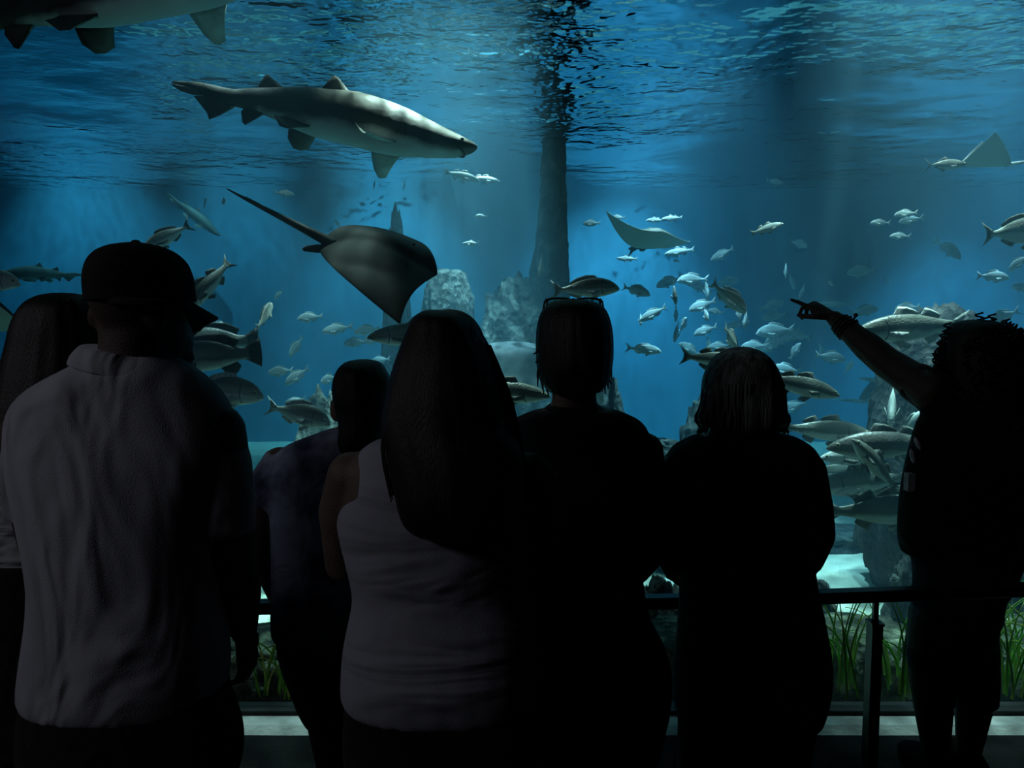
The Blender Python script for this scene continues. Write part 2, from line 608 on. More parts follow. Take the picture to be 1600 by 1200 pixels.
crag('rock_outcrop', 'dark reef wall at the end of the pale sand strip', 1225, 1372, 818, 7.4, 14, rock_dark, 0.3, 0.14, 2.0, 0.7, 0.1)
crag('boulder', 'knobbly grey rock on the sand by the cropped jeans', 1396, 1462, 864, 4.9, 17, rock_grey, 0.16, 0.25, 2.2, None, 0.3)
crag('boulder', 'rounded rock on the sand at the hip of the grey-haired visitor', 1225, 1312, 902, 4.7, 18, rock_grey, 0.2, 0.2, 2.0, None, 0.3)
crag('boulder', 'craggy rock at the right edge beside the handrail', 1572, 1700, 828, 4.75, 19, rock_dark, 0.2, 0.25, 2.2, None, 0.2)
crag('boulder', 'pale rock seen through the gap between the two dark-shirted visitors', 990, 1075, 908, 4.6, 20, rock_grey, 0.15, 0.25, 2.2, None, 0.2)
# the rocky kerb just behind the pane, mossy on top and dark in front
for i, (xl, xr, top, lab) in enumerate([(330, 560, 958, 'low dark rock at the foot of the window below the teenager'),
                                        (985, 1200, 950, 'low mossy rock at the foot of the window below the short-haired visitors'),
                                        (1255, 1452, 946, 'low mossy rock with a pale top behind the railing post'),
                                        (1505, 1720, 946, 'low mossy rock with eelgrass in front at the right edge')]):
    crag('kerb_rock', lab, xl, xr, top, 3.95, 40 + i, rock_moss, 0.30, 0.12, 2.6, 0.72, 0.0)

# eelgrass tufts between the pane and the kerb rocks
grass_m = [material('eelgrass_green', (0.22, 0.58, 0.07), 0.6, 0.4, 6, color2=(0.10, 0.32, 0.04)),
           material('eelgrass_yellow', (0.55, 0.68, 0.16), 0.6, 0.4, 6, color2=(0.22, 0.40, 0.08))]
def eelgrass(px, n, h, spread, seed, label):
    rnd = random.Random(seed)
    base = at(px, 1112, 3.42)
    base.z = SILL_TOP - 0.06
    root = empty('eelgrass_tuft', base, label, 'seagrass', 'eelgrass along the window')
    for k in range(n):
        g = Geo()
        bx, by = rnd.uniform(-spread, spread), rnd.uniform(-0.12, 0.16)
        L = h * rnd.uniform(0.6, 1.1)
        lean = rnd.uniform(-0.55, 0.55)
        ly = rnd.uniform(-0.15, 0.35)
        curl = rnd.choice((rnd.uniform(0.1, .7), rnd.uniform(.8, 2.4))) * (1 if lean > 0 else -1)
        pts, rad = [], []
        M = 9
        x = bx; y = by; z = 0.0
        ang = lean * 0.35
        for i in range(M + 1):
            pts.append((x, y, z))
            rad.append(0.0062 * (1 - 0.75 * (i / M) ** 2))
            ang += curl * 1.25 / M * (i / M) * 2.0
            ds = L / M
            x += sin(ang) * ds
            z += cos(ang) * ds
            y += ly * ds * 0.5
        g.tube(pts, rad, 6, flat=0.28, flatdir=(0.2, 1, 0.1), round_ends=False)
        g.build('blade', grass_m[k % 2], root)
    return root
eelgrass(1322, 16, 0.46, 0.06, 1, 'green eelgrass tuft between the grey-haired visitor and the post')
eelgrass(1405, 18, 0.50, 0.07, 2, 'arching eelgrass tuft just right of the railing post')
eelgrass(1566, 24, 0.56, 0.07, 3, 'dense bright eelgrass tuft behind the hanging hand')
eelgrass(1625, 22, 0.54, 0.06, 5, 'yellow-green eelgrass tuft at the right edge of the window')
eelgrass(430, 12, 0.36, 0.07, 4, 'dim eelgrass tuft below the elbow of the teenager')
eelgrass(470, 8, 0.30, 0.05, 6, 'dim eelgrass tuft beside the dark trousers of the teenager')

# ================================================================== FISH
def fish_material(name, back, flank, belly, z0=-0.06, z1=0.10, stripe=0.0, rough=0.42):
    mt = bpy.data.materials.new(name)
    T = NT(mt)
    tc = T.n('TexCoord')
    sp = T.n('SeparateXYZ')
    T.set(sp.inputs[0], tc.outputs['Object'])
    nz = T.n('TexNoise', Scale=9.0, Detail=4.0)
    T.set(nz.inputs['Vector'], tc.outputs['Object'])
    z = T.math('ADD', sp.outputs['Z'], T.math('MULTIPLY', T.math('SUBTRACT', nz.outputs['Fac'], 0.5), 0.06))
    f = T.math('DIVIDE', T.math('SUBTRACT', z, z0), (z1 - z0), True)
    col = T.ramp(f, [(0.0, belly), (0.25, belly), (0.42, flank), (0.62, flank), (1.0, back)])
    # scales: small cells as relief
    v = T.n('TexVoronoi', Scale=48.0)
    mp = T.n('Mapping', Scale=(1.0, 0.2, 1.2))
    T.set(mp.inputs['Vector'], tc.outputs['Object'])
    T.set(v.inputs['Vector'], mp.outputs['Vector'])
    bp = T.n('Bump', Strength=0.25, Distance=0.006)
    T.set(bp.inputs['Height'], v.outputs['Distance'])
    b = T.n('BsdfPrincipled', Roughness=rough)
    b.inputs['Specular IOR Level'].default_value = 0.5
    T.set(b.inputs['Base Color'], col)
    T.set(b.inputs['Normal'], bp.outputs['Normal'])
    T.t.links.new(b.outputs[0], T.out.inputs['Surface'])
    return mt
M_BREAM = fish_material('bream_skin', (0.17, 0.18, 0.155), (0.42, 0.44, 0.39), (0.85, 0.87, 0.8))
M_SILVER = fish_material('silver_skin', (0.50, 0.56, 0.55), (0.80, 0.84, 0.82), (0.92, 0.94, 0.92))
M_DARK = fish_material('grouper_skin', (0.09, 0.09, 0.08), (0.17, 0.17, 0.15), (0.6, 0.61, 0.55), -0.13, 0.10)
M_BASS = fish_material('bass_skin', (0.085, 0.09, 0.075), (0.20, 0.215, 0.185), (0.85, 0.87, 0.78), -0.10, 0.10)
M_PALE = fish_material('pale_skin', (0.55, 0.62, 0.58), (0.78, 0.82, 0.78), (0.9, 0.92, 0.9))
def fin_mat(name, c):
    return material(name, c, 0.6, 0.25, 20)
F_GREY = fin_mat('fin_grey', (0.17, 0.18, 0.155))
F_DARK = fin_mat('fin_dark', (0.07, 0.07, 0.065))
F_PALE = fin_mat('fin_pale', (0.66, 0.70, 0.66))
EYE = material('fish_eye', (0.01, 0.01, 0.01), 0.15, 0.0, 5, spec=0.8)
EYE_RING = material('fish_eye_ring', (0.6, 0.58, 0.4), 0.35, 0.1, 20)

PROFILES = {
 # x, top, bottom, half width
 'bream': [(0.5, -0.028, -0.036, .004), (0.475, .022, -.062, .022), (0.42, .085, -.088, .043), (0.33, .142, -.120, .06), (0.20, .176, -.145, .07), (0.06, .174, -.146, .068),
           (-0.08, .135, -.120, .055), (-0.19, .085, -.080, .038), (-0.27, .045, -.047, .022), (-0.33, .034, -.036, .013), (-0.37, .042, -.044, .007)],
 'bass': [(0.5, -0.014, -0.022, .004), (0.47, .012, -.040, .020), (0.40, .052, -.066, .040), (0.30, .086, -.094, .056), (0.17, .110, -.110, .064), (0.02, .110, -.110, .062),
          (-0.13, .086, -.088, .050), (-0.25, .052, -.055, .032), (-0.32, .036, -.038, .020), (-0.365, .034, -.036, .012), (-0.40, .042, -.044, .007)],
 'grouper': [(0.5, -0.01, -0.03, .005), (0.46, .03, -.06, .03), (0.38, .075, -.095, .055), (0.25, .125, -.125, .08), (0.10, .145, -.140, .088), (-0.06, .138, -.132, .08),
             (-0.20, .098, -.100, .058), (-0.29, .062, -.066, .036), (-0.345, .056, -.058, .022), (-0.39, .062, -.064, .010)],
 'jack': [(0.5, -0.01, -0.016, .004), (0.46, .028, -.038, .022), (0.38, .066, -.070, .042), (0.24, .102, -.105, .058), (0.08, .115, -.115, .062), (-0.08, .095, -.095, .050),
          (-0.22, .050, -.050, .026), (-0.30, .018, -.018, .012), (-0.35, .012, -.012, .008), (-0.37, .02, -.02, .006)],
 'slim': [(0.5, -0.004, -0.010, .004), (0.45, .018, -.024, .018), (0.36, .040, -.044, .03), (0.20, .060, -.062, .042), (0.02, .062, -.064, .042), (-0.15, .048, -.050, .032),
          (-0.28, .026, -.028, .018), (-0.36, .016, -.017, .010), (-0.40, .022, -.022, .006)],
}
# fins: (name, root points, tip points, side)  in the x-z plane of the fish
FINS = {
 'bream': dict(caudal=([(-.345, .038), (-.36, .012), (-.36, -.014), (-.345, -.04)], [(-.5, .145), (-.43, .04), (-.43, -.045), (-.5, -.15)]),
               dorsal=([(.20, .170), (.08, .170), (-.06, .138), (-.20, .078)], [(.14, .225), (.02, .225), (-.11, .185), (-.23, .105)]),
               anal=([(-.04, -.128), (-.10, -.112), (-.16, -.092), (-.21, -.072)], [(-.08, -.175), (-.13, -.155), (-.18, -.130), (-.235, -.095)]),
               pelvic=([(.20, -.140), (.16, -.140), (.12, -.140)], [(.10, -.215), (.08, -.200), (.07, -.175)]),
               pectoral=([(.245, -.02), (.245, -.045), (.235, -.07)], [(.02, -.05), (.05, -.09), (.12, -.10)])),
 'bass': dict(caudal=([(-.37, .036), (-.39, .012), (-.39, -.012), (-.37, -.038)], [(-.5, .115), (-.445, .035), (-.445, -.035), (-.5, -.12)]),
              dorsal=([(.16, .105), (.06, .107), (.0, .105), (-.05, .10)], [(.11, .175), (.03, .165), (-.03, .14), (-.07, .11)]),
              dorsal2=([(-.08, .094), (-.13, .085), (-.18, .072), (-.23, .056)], [(-.12, .150), (-.17, .135), (-.22, .11), (-.255, .08)]),
              anal=([(-.10, -.092), (-.14, -.083), (-.18, -.072), (-.22, -.060)], [(-.14, -.150), (-.18, -.135), (-.215, -.11), (-.245, -.085)]),
              pelvic=([(.16, -.107), (.12, -.108), (.08, -.108)], [(.07, -.175), (.045, -.165), (.035, -.14)]),
              pectoral=([(.235, -.02), (.235, -.04), (.225, -.06)], [(.08, -.035), (.085, -.06), (.13, -.08)])),
 'grouper': dict(caudal=([(-.36, .058), (-.38, .02), (-.38, -.02), (-.36, -.06)], [(-.49, .135), (-.5, .05), (-.5, -.05), (-.49, -.135)]),
                 dorsal=([(.20, .132), (.04, .142), (-.12, .122), (-.27, .07)], [(.14, .175), (-.02, .19), (-.17, .185), (-.31, .12)]),
                 anal=([(-.12, -.122), (-.17, -.11), (-.22, -.092), (-.27, -.072)], [(-.19, -.20), (-.24, -.195), (-.28, -.16), (-.31, -.11)]),
                 pelvic=([(.20, -.130), (.15, -.133), (.10, -.135)], [(.07, -.215), (.05, -.20), (.04, -.17)]),
                 pectoral=([(.22, -.03), (.22, -.06), (.21, -.085)], [(.04, -.05), (.05, -.10), (.10, -.13)])),
 'jack': dict(caudal=([(-.345, .013), (-.36, .004), (-.36, -.004), (-.345, -.013)], [(-.5, .16), (-.385, .02), (-.385, -.02), (-.5, -.16)]),
              dorsal=([(.08, .112), (-.02, .103), (-.13, .078), (-.24, .04)], [(-.01, .185), (-.09, .135), (-.17, .098), (-.27, .052)]),
              anal=([(.02, -.11), (-.06, -.098), (-.14, -.075), (-.24, -.04)], [(-.06, -.175), (-.12, -.13), (-.18, -.095), (-.27, -.052)]),
              pectoral=([(.235, -.02), (.235, -.04), (.225, -.055)], [(.02, -.045), (.06, -.07), (.13, -.075)])),
 'slim': dict(caudal=([(-.375, .017), (-.39, .005), (-.39, -.005), (-.375, -.018)], [(-.5, .085), (-.415, .015), (-.415, -.015), (-.5, -.085)]),
              dorsal=([(.08, .06), (.02, .06), (-.04, .058), (-.10, .052)], [(.03, .10), (-.03, .09), (-.08, .075), (-.12, .06)]),
              anal=([(-.06, -.057), (-.11, -.052), (-.15, -.048), (-.19, -.042)], [(-.10, -.09), (-.14, -.08), (-.17, -.065), (-.21, -.05)]),
              pectoral=([(.245, -.01), (.245, -.02), (.235, -.03)], [(.12, -.025), (.12, -.04), (.15, -.045)])),
}

def fin_geo(root, tip, t0=0.008, t1=0.002, out=0.0, y0=0.0, mid=None):
    """thin tapering solid between a root line and a tip line; out = sideways throw of the tip"""
    g = Geo()
    n = len(root)
    rows = 4
    grid = []
    for r in range(rows + 1):
        u = r / rows
        row = []
        for i in range(n):
            x = root[i][0] + (tip[i][0] - root[i][0]) * u
            z = root[i][1] + (tip[i][1] - root[i][1]) * u
            y = y0 + out * (u ** 1.3)
            row.append((x, y, z, t0 + (t1 - t0) * u))
        grid.append(row)
    vs, fs = [], []
    for sgn in (1, -1):
        for row in grid:
            for (x, y, z, t) in row:
                vs.append((x, y + sgn * t * 0.5, z))
    N = (rows + 1) * n
    for r in range(rows):
        for i in range(n - 1):
            a = r * n + i
            fs.append((a, a + 1, a + n + 1, a + n))
            fs.append((N + a, N + a + n, N + a + n + 1, N + a + 1))
    def side(idx):
        for a, b in zip(idx, idx[1:]):
            fs.append((a, b, N + b, N + a))
    side([i for i in range(n)])
    side([rows * n + i for i in range(n)])
    side([r * n for r in range(rows + 1)])
    side([r * n + n - 1 for r in range(rows + 1)])
    g.add(vs, fs)
    return g

def bend_mesh(me, bend):
    if abs(bend) < 1e-6:
        return
    for v in me.vertices:
        s = 0.22 - v.co.x
        if s > 0:
            v.co.y += bend * s * s * (0.6 + 0.6 * s)

FISH_CACHE = {}
def fish_meshes(sp, bend, mat, fmat, deep=1.0):
    key = (sp, bend, mat.name, fmat.name, deep)
    if key in FISH_CACHE:
        return FISH_CACHE[key]
    out = []
    rows = smoothcurve(PROFILES[sp], 26)
    g = Geo()
    rings = []
    NA = 16
    for (x, zt_, zb, w) in rows:
        zc, hz = (zt_ + zb) / 2 * deep, max(0.002, (zt_ - zb) / 2) * deep
        w = max(0.002, w)
        ring = []
        for k in range(NA):
            a = 2 * pi * k / NA
            ca, sa = cos(a), sin(a)
            yy = math.copysign(abs(ca) ** 0.9, ca) * w
            zz = math.copysign(abs(sa) ** 1.08, sa) * hz
            ring.append((x, yy * (1.0 - 0.12 * sa), zc + zz))
        rings.append(ring)
    g.loft(rings)
    me = g.mesh('body', mat)
    bend_mesh(me, bend)
    out.append(('body', me))
    wid = {r[0]: r[3] for r in PROFILES[sp]}
    xs = [r[0] for r in PROFILES[sp]][::-1]
    ws = [r[3] for r in PROFILES[sp]][::-1]
    for fn, (ro, ti) in FINS[sp].items():
        base = fn.rstrip('2') + '_fin'
        ro = [(x, z * deep) for x, z in ro]
        ti = [(x, z * (deep if fn != 'caudal' else 1.0)) for x, z in ti]
        if fn in ('pelvic', 'pectoral'):
            for sgn in (1, -1):
                w = float(np.interp(ro[1][0], xs, ws))
                y0 = sgn * (w * (0.93 if fn == 'pectoral' else 0.35))
                o_ = sgn * (0.055 if fn == 'pectoral' else 0.03)
                me = fin_geo(ro, ti, 0.006, 0.002, o_, y0).mesh(base, fmat)
                bend_mesh(me, bend)
                out.append((base, me))
        else:
            inset = []
            if fn != 'caudal':
                for (x, z) in ro:
                    inset.append((x, z * 0.93))
            else:
                inset = [(x + 0.02, z * 0.8) for x, z in ro]
            me = fin_geo(inset, ti, 0.010, 0.002).mesh(base, fmat)
            bend_mesh(me, bend)
            out.append((base, me))
    # eyes: a pale ring with a black pupil, one on each side
    ex = {'bream': .405, 'bass': .42, 'grouper': .40, 'jack': .42, 'slim': .42}[sp]
    ez = {'bream': .022, 'bass': .012, 'grouper': .03, 'jack': .012, 'slim': .006}[sp] * deep
    er = {'bream': .022, 'bass': .019, 'grouper': .017, 'jack': .02, 'slim': .012}[sp]
    w = float(np.interp(ex, xs, ws))
    for sgn in (1, -1):
        g = Geo()
        g.ell((ex, sgn * (w * 0.93), ez), (er, er * 0.45, er), nu=12, nv=7)
        m1 = g.mesh('eye', EYE_RING)
        g = Geo()
        g.ell((ex, sgn * (w * 0.93 + er * 0.22), ez), (er * 0.62, er * 0.36, er * 0.62), nu=10, nv=6)
        m2 = g.mesh('pupil', EYE)
        out.append(('eye', m1))
        out.append(('pupil', m2))
    # edge of the gill cover and the mouth line on each side
    xg = {'bream': .27, 'bass': .255, 'grouper': .24, 'jack': .29, 'slim': .30}[sp]
    A = np.array(PROFILES[sp][::-1])
    def skin(x, a, lift=1.0):
        zt_, zb, w_ = (float(np.interp(x, A[:, 0], A[:, k])) for k in (1, 2, 3))
        zc, hz = (zt_ + zb) / 2 * deep, (zt_ - zb) / 2 * deep
        return (x, abs(cos(a)) ** .9 * w_ * lift * (1 - .12 * sin(a)), zc + math.copysign(abs(sin(a)) ** 1.08, sin(a)) * hz)
    for sgn in (1, -1):
        g = Geo()
        pts = []
        for k in range(9):
            a = radians(-62 + 110 * k / 8)
            p = skin(xg - .035 * cos(a * 1.1), a, 1.0)
            pts.append((p[0], sgn * p[1], p[2]))
        g.tube(pts, [.0045] * 9, 6)
        out.append(('gill_cover', g.mesh('gill_cover', F_DARK)))
        g = Geo()
        pts = []
        for k in range(5):
            p = skin(.492 - .016 * k, radians(-12 - 4 * k), 1.0)
            pts.append((p[0], sgn * p[1], p[2]))
        g.tube(pts, [.0035] * 5, 5)
        out.append(('mouth', g.mesh('mouth', F_DARK)))
    FISH_CACHE[key] = out
    return out

def orient(theta, yaw=0.0, roll=0.0):
    """rotation whose +x is the heading: theta in the picture plane, yaw towards the viewer"""
    th, ya = radians(theta), radians(yaw)
    F = Vector((cos(th) * cos(ya), -sin(ya), sin(th) * cos(ya))).normalized()
    up = Vector((0, 0, 1))
    if abs(F.z) > 0.92:
        up = Vector((-F.z * 0.5, -1.0, 0.2))
    Y = up.cross(F).normalized()
    Z = F.cross(Y).normalized()
    R = Matrix((F, Y, Z)).transposed()
    return R @ Matrix.Rotation(radians(roll), 3, 'X')

def place(o, px, py, Y, size, R):
    p = at(px, py, Y)
    M = Matrix.Translation(p) @ R.to_4x4() @ Matrix.Scale(size, 4)
    o.matrix_world = M
    return o

KIND = {'bream': 'sea_bream', 'bass': 'sea_bass', 'grouper': 'grouper', 'jack': 'jack_fish', 'slim': 'mackerel'}
def fish(label, px, py, L, theta, sp='bream', Y=8.0, yaw=0.0, roll=0.0, bend=0.0, mat=None, fmat=None, deep=1.0, group=None):
    mat = mat or {'bream': M_BREAM, 'bass': M_BASS, 'grouper': M_DARK, 'jack': M_DARK, 'slim': M_SILVER}[sp]
    fmat = fmat or {'bream': F_GREY, 'bass': F_GREY, 'grouper': F_DARK, 'jack': F_DARK, 'slim': F_PALE}[sp]
    root = empty(KIND[sp], label=label, cat='fish', group=group)
    eye = None
    for nm, me in fish_meshes(sp, bend, mat, fmat, deep):
        if L < 60 and nm in ('gill_cover', 'mouth'):
            continue
        if L < 26 and nm not in ('body', 'caudal_fin', 'dorsal_fin'):
            continue
        o = bpy.data.objects.new(nm, me)
        link(o, root)
        if nm == 'eye':
            eye = o
        if nm == 'pupil':
            o.parent = eye
    place(root, px, py, Y, L * mpp(Y), orient(theta, yaw, roll))
    return root

# ================================================================== SHARKS
M_SHARK = fish_material('shark_skin_toplit', (0.105, 0.10, 0.072), (0.055, 0.053, 0.040), (0.90, 0.93, 0.88), -0.095, 0.055, rough=0.6)  # back lighter than flank: overhead light painted into the skin; belly truly pale
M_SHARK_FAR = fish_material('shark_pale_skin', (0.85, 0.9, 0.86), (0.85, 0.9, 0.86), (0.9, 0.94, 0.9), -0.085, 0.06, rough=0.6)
F_SHARK = fin_mat('shark_fin', (0.10, 0.10, 0.08))
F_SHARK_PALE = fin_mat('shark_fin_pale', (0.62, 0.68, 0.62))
SHARK_PROFILE = [(0.5, .002, -.008, .006), (0.485, .008, -.022, .024), (0.447, .019, -.042, .040), (0.39, .034, -.058, .050), (0.34, .048, -.067, .057), (0.246, .073, -.083, .066), (0.113, .088, -.080, .070),
                 (0.005, .076, -.076, .064), (-0.073, .068, -.062, .054), (-0.17, .048, -.039, .038), (-0.24, .033, -.031, .028), (-0.285, .024, -.029, .020), (-0.34, .026, -.020, .013),
                 (-0.40, .030, -.004, .008), (-0.46, .026, .010, .005), (-0.497, .020, .016, .002)]
SHARK_FINS = [('dorsal_fin', [(.082, .088), (.055, .084), (.025, .078), (-.003, .072)], [(.032, .122), (.018, .130), (.008, .122), (-.012, .082)], 0, 0, False),
              ('dorsal_fin', [(-.118, .058), (-.145, .053), (-.17, .047), (-.198, .041)], [(-.175, .082), (-.19, .092), (-.2, .085), (-.212, .05)], 0, 0, False),
              ('anal_fin', [(-.165, -.036), (-.19, -.034), (-.21, -.032), (-.232, -.03)], [(-.205, -.072), (-.218, -.084), (-.228, -.078), (-.242, -.045)], 0, 0, False),
              ('caudal_fin', [(-.262, -.028), (-.285, -.026), (-.31, -.022), (-.36, -.012)], [(-.31, -.070), (-.337, -.086), (-.35, -.066), (-.41, -.018)], 0, 0, False),
              ('caudal_fin', [(-.38, .002), (-.41, .004), (-.45, .008), (-.485, .012)], [(-.385, -.012), (-.42, -.014), (-.46, -.006), (-.497, .008)], 0, 0, False),
              ('pelvic_fin', [(.0, -.066), (-.03, -.064), (-.06, -.058), (-.09, -.052)], [(-.03, -.092), (-.055, -.102), (-.08, -.098), (-.105, -.07)], .045, .03, True),
              ('pectoral_fin', [(.265, -.068), (.235, -.07), (.205, -.07), (.172, -.068)], [(.212, -.098), (.196, -.106), (.182, -.100), (.165, -.078)], .11, .05, True)]
def shark(label, nose_px, nose_py, L, theta, Y, mat, yaw=0.0, roll=0.0, bend=0.0, fmat=None, pect=None):
    root = empty('shark', label=label, cat='shark')
    g = Geo()
    rings = []
    for (x, zt_, zb, w) in smoothcurve(SHARK_PROFILE, 48):
        zc, hz = (zt_ + zb) / 2, max(.0015, (zt_ - zb) / 2)
        ring = []
        for k in range(24):
            a = 2 * pi * k / 24
            ring.append((x, cos(a) * max(.0015, w) * (1 - 0.1 * sin(a)), zc + sin(a) * hz))
        rings.append(ring)
    g.loft(rings)
    me = g.mesh('body', mat)
    bend_mesh(me, bend)
    link(bpy.data.objects.new('body', me), root)
    for (nm, ro, ti, out, y0, pair) in SHARK_FINS:
        m_ = fmat or (F_SHARK_PALE if nm == 'pectoral_fin' and pect else F_SHARK)
        for sgn in ((1, -1) if pair else (0,)):
            me = fin_geo([(x, z * .9) for x, z in ro], ti, .012, .003, out * sgn, y0 * sgn).mesh(nm, m_)
            bend_mesh(me, bend)
            link(bpy.data.objects.new(nm, me), root)
    for sgn in (1, -1):
        g = Geo()
        g.ell((.455, sgn * .0375, -.004), (.006, .004, .006), nu=10, nv=6)
        link(bpy.data.objects.new('eye', g.mesh('eye', EYE)), root)
        for k in range(5):       # gill slits
            g = Geo()
            x = .315 - k * .013
            w = .0585 + k * .0012
            g.tube([(x, sgn * (w + .0005), -.002), (x - .003, sgn * (w + .0012), -.022), (x, sgn * (w - .004), -.042)], [.0012, .002, .0012], 6)
            link(bpy.data.objects.new('gill_slit', g.mesh('gill_slit', F_DARK)), root)
    g = Geo()                    # crescent mouth under the snout
    mp_ = []
    for k in range(11):
        a = -1.25 + 2.5 * k / 10
        mp_.append((.468 - .035 * (1 - cos(a)), .036 * sin(a), -.034 - .004 * cos(a) + .006 * abs(sin(a))))
    g.tube(mp_, [.003] * 11, 6)
    link(bpy.data.objects.new('mouth', g.mesh('mouth', F_DARK)), root)
    R = orient(theta, yaw, roll)
    size = L * mpp(Y)
    nose = at(nose_px, nose_py, Y)
    root.matrix_world = Matrix.Translation(nose - R @ Vector((.5 * size, 0, 0))) @ R.to_4x4() @ Matrix.Scale(size, 4)
    return root
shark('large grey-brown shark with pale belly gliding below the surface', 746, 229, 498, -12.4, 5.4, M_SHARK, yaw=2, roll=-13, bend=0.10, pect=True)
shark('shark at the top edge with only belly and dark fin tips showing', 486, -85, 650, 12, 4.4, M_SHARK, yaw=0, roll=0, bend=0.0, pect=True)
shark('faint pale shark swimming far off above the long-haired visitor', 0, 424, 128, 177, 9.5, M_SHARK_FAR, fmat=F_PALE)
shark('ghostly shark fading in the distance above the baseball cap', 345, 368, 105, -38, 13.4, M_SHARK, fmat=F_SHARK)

# ================================================================== RAYS
def ray_material(name, top, under):
    mt = bpy.data.materials.new(name)
    T = NT(mt)
    tc = T.n('TexCoord')
    nz = T.n('TexNoise', Scale=7.0, Detail=5.0)
    T.set(nz.inputs['Vector'], tc.outputs['Object'])
    at_ = T.n('Attribute', attribute_name='underside')
    c = T.ramp(nz.outputs['Fac'], [(0.3, tuple(v * .7 for v in top)), (0.7, tuple(min(1, v * 1.25) for v in top))])
    col = T.mix(at_.outputs['Fac'], c, (*under, 1))
    b = T.n('BsdfPrincipled', Roughness=0.6)
    T.set(b.inputs['Base Color'], col)
    T.t.links.new(b.outputs[0], T.out.inputs['Surface'])
    return mt
RAY_DARK = ray_material('stingray_dark', (0.04, 0.042, 0.033), (0.55, 0.58, 0.5))
RAY_GREY = ray_material('stingray_grey', (0.16, 0.165, 0.135), (0.78, 0.84, 0.76))
RAY_PALE = ray_material('stingray_pale', (0.10, 0.125, 0.135), (0.6, 0.66, 0.66))

def ray(label, px, py, size_px, Y, R, warp, mat, tail_pts, span=0.6, tail_mat=None, sting=True, thick=1.0):
    root = empty('stingray', label=label, cat='stingray')
    NB, NU = 44, 22
    vs, fs, under = [], [], []
    def surf_pt(b, u, sgn):
        ab = abs(b)
        xf = 0.5 - 0.47 * ab ** 1.25 + 0.03 * sin(pi * ab)
        xr = -0.42 + 0.44 * ab ** 1.15 - 0.05 * sin(pi * ab)
        x = xr + (xf - xr) * u
        body = 0.085 * max(0, 1 - (ab / 0.42) ** 2) ** 1.2
        th = thick * (0.012 + 0.035 * (1 - ab) + body) * max(0.0, (4 * u * (1 - u))) ** 0.55
        if sgn < 0:
            th *= 0.45
        # brow over the eyes
        if sgn > 0:
            th += 0.028 * math.exp(-((ab - .11) / .045) ** 2 - ((x - .27) / .06) ** 2)
        return warp(x, b * span, sgn * th * 0.5)
    for sgn in (1, -1):
        for i in range(NB + 1):
            b = -1 + 2 * i / NB
            b = math.copysign(1 - (1 - abs(b)) ** 1.15, b) * 0.995
            for j in range(NU + 1):
                u = 0.5 - 0.5 * cos(pi * j / NU)
                vs.append(surf_pt(b, u, sgn))
                under.append(0.0 if sgn > 0 else 1.0)
    N = (NB + 1) * (NU + 1)
    for s in (0, 1):
        for i in range(NB):
            for j in range(NU):
                a = s * N + i * (NU + 1) + j
                q = (a, a + 1, a + NU + 2, a + NU + 1)
                fs.append(q if s else q[::-1])
    rim = [i * (NU + 1) for i in range(NB + 1)]
    rim2 = [i * (NU + 1) + NU for i in range(NB + 1)]
    ends = [j for j in range(NU + 1)]
    ends2 = [NB * (NU + 1) + j for j in range(NU + 1)]
    for L_ in (rim, rim2, ends, ends2):
        for a, b in zip(L_, L_[1:]):
            fs.append((a, b, N + b, N + a))
    g = Geo()
    g.add(vs, fs)
    me = g.mesh('disc', mat)
    att = me.attributes.new('underside', 'FLOAT', 'POINT')
    att.data.foreach_set('value', under)
    link(bpy.data.objects.new('disc', me), root)
    tm = tail_mat or F_DARK
    # pelvic lobes
    for sgn in (1, -1):
        g = Geo()
        c0 = Vector(warp(-.34, sgn * .05, 0)); c1 = Vector(warp(-.50, sgn * .085, -0.01))
        g.tube([c0, (c0 + c1) / 2, c1], [.05, .05, .035], 10, flat=0.3, flatdir=(0, 0, 1))
        link(bpy.data.objects.new('pelvic_fin', g.mesh('pelvic_fin', tm)), root)
    g = Geo()
    tp = [Vector(warp(-.30, 0, .01))] + [Vector(p) for p in tail_pts]
    n_ = len(tp)
    tp = [Vector(r) for r in smoothcurve([tuple(p) for p in tp], 20)]
    g.tube(tp, [.042 * (1 - i / 20) ** 1.1 + .003 for i in range(20)], 10, round_ends=False)
    to = link(bpy.data.objects.new('tail', g.mesh('tail', tm)), root)
    if sting:
        g = Geo()
        a, b = tp[11], tp[15]
        off = Vector((0, 0, .022))
        g.tube([a, (a + b) / 2 + off * .8, b + off], [.009, .006, .0015], 6, round_ends=False)
        link(bpy.data.objects.new('stinging_spine', g.mesh('stinging_spine', tm)), to)
    for sgn in (1, -1):
        g = Geo()
        g.ell(warp(.285, sgn * .125, .060), (.012, .008, .008), nu=10, nv=6)
        link(bpy.data.objects.new('eye', g.mesh('eye', EYE)), root)
    s = size_px * mpp(Y)
    root.matrix_world = Matrix.Translation(at(px, py, Y)) @ R.to_4x4() @ Matrix.Scale(s, 4)
    return root

def frame(F, U):
    F = Vector(F).normalized()
    U = Vector(U)
    Yv = U.cross(F).normalized()
    Z = F.cross(Yv).normalized()
    return Matrix((F, Yv, Z)).transposed()

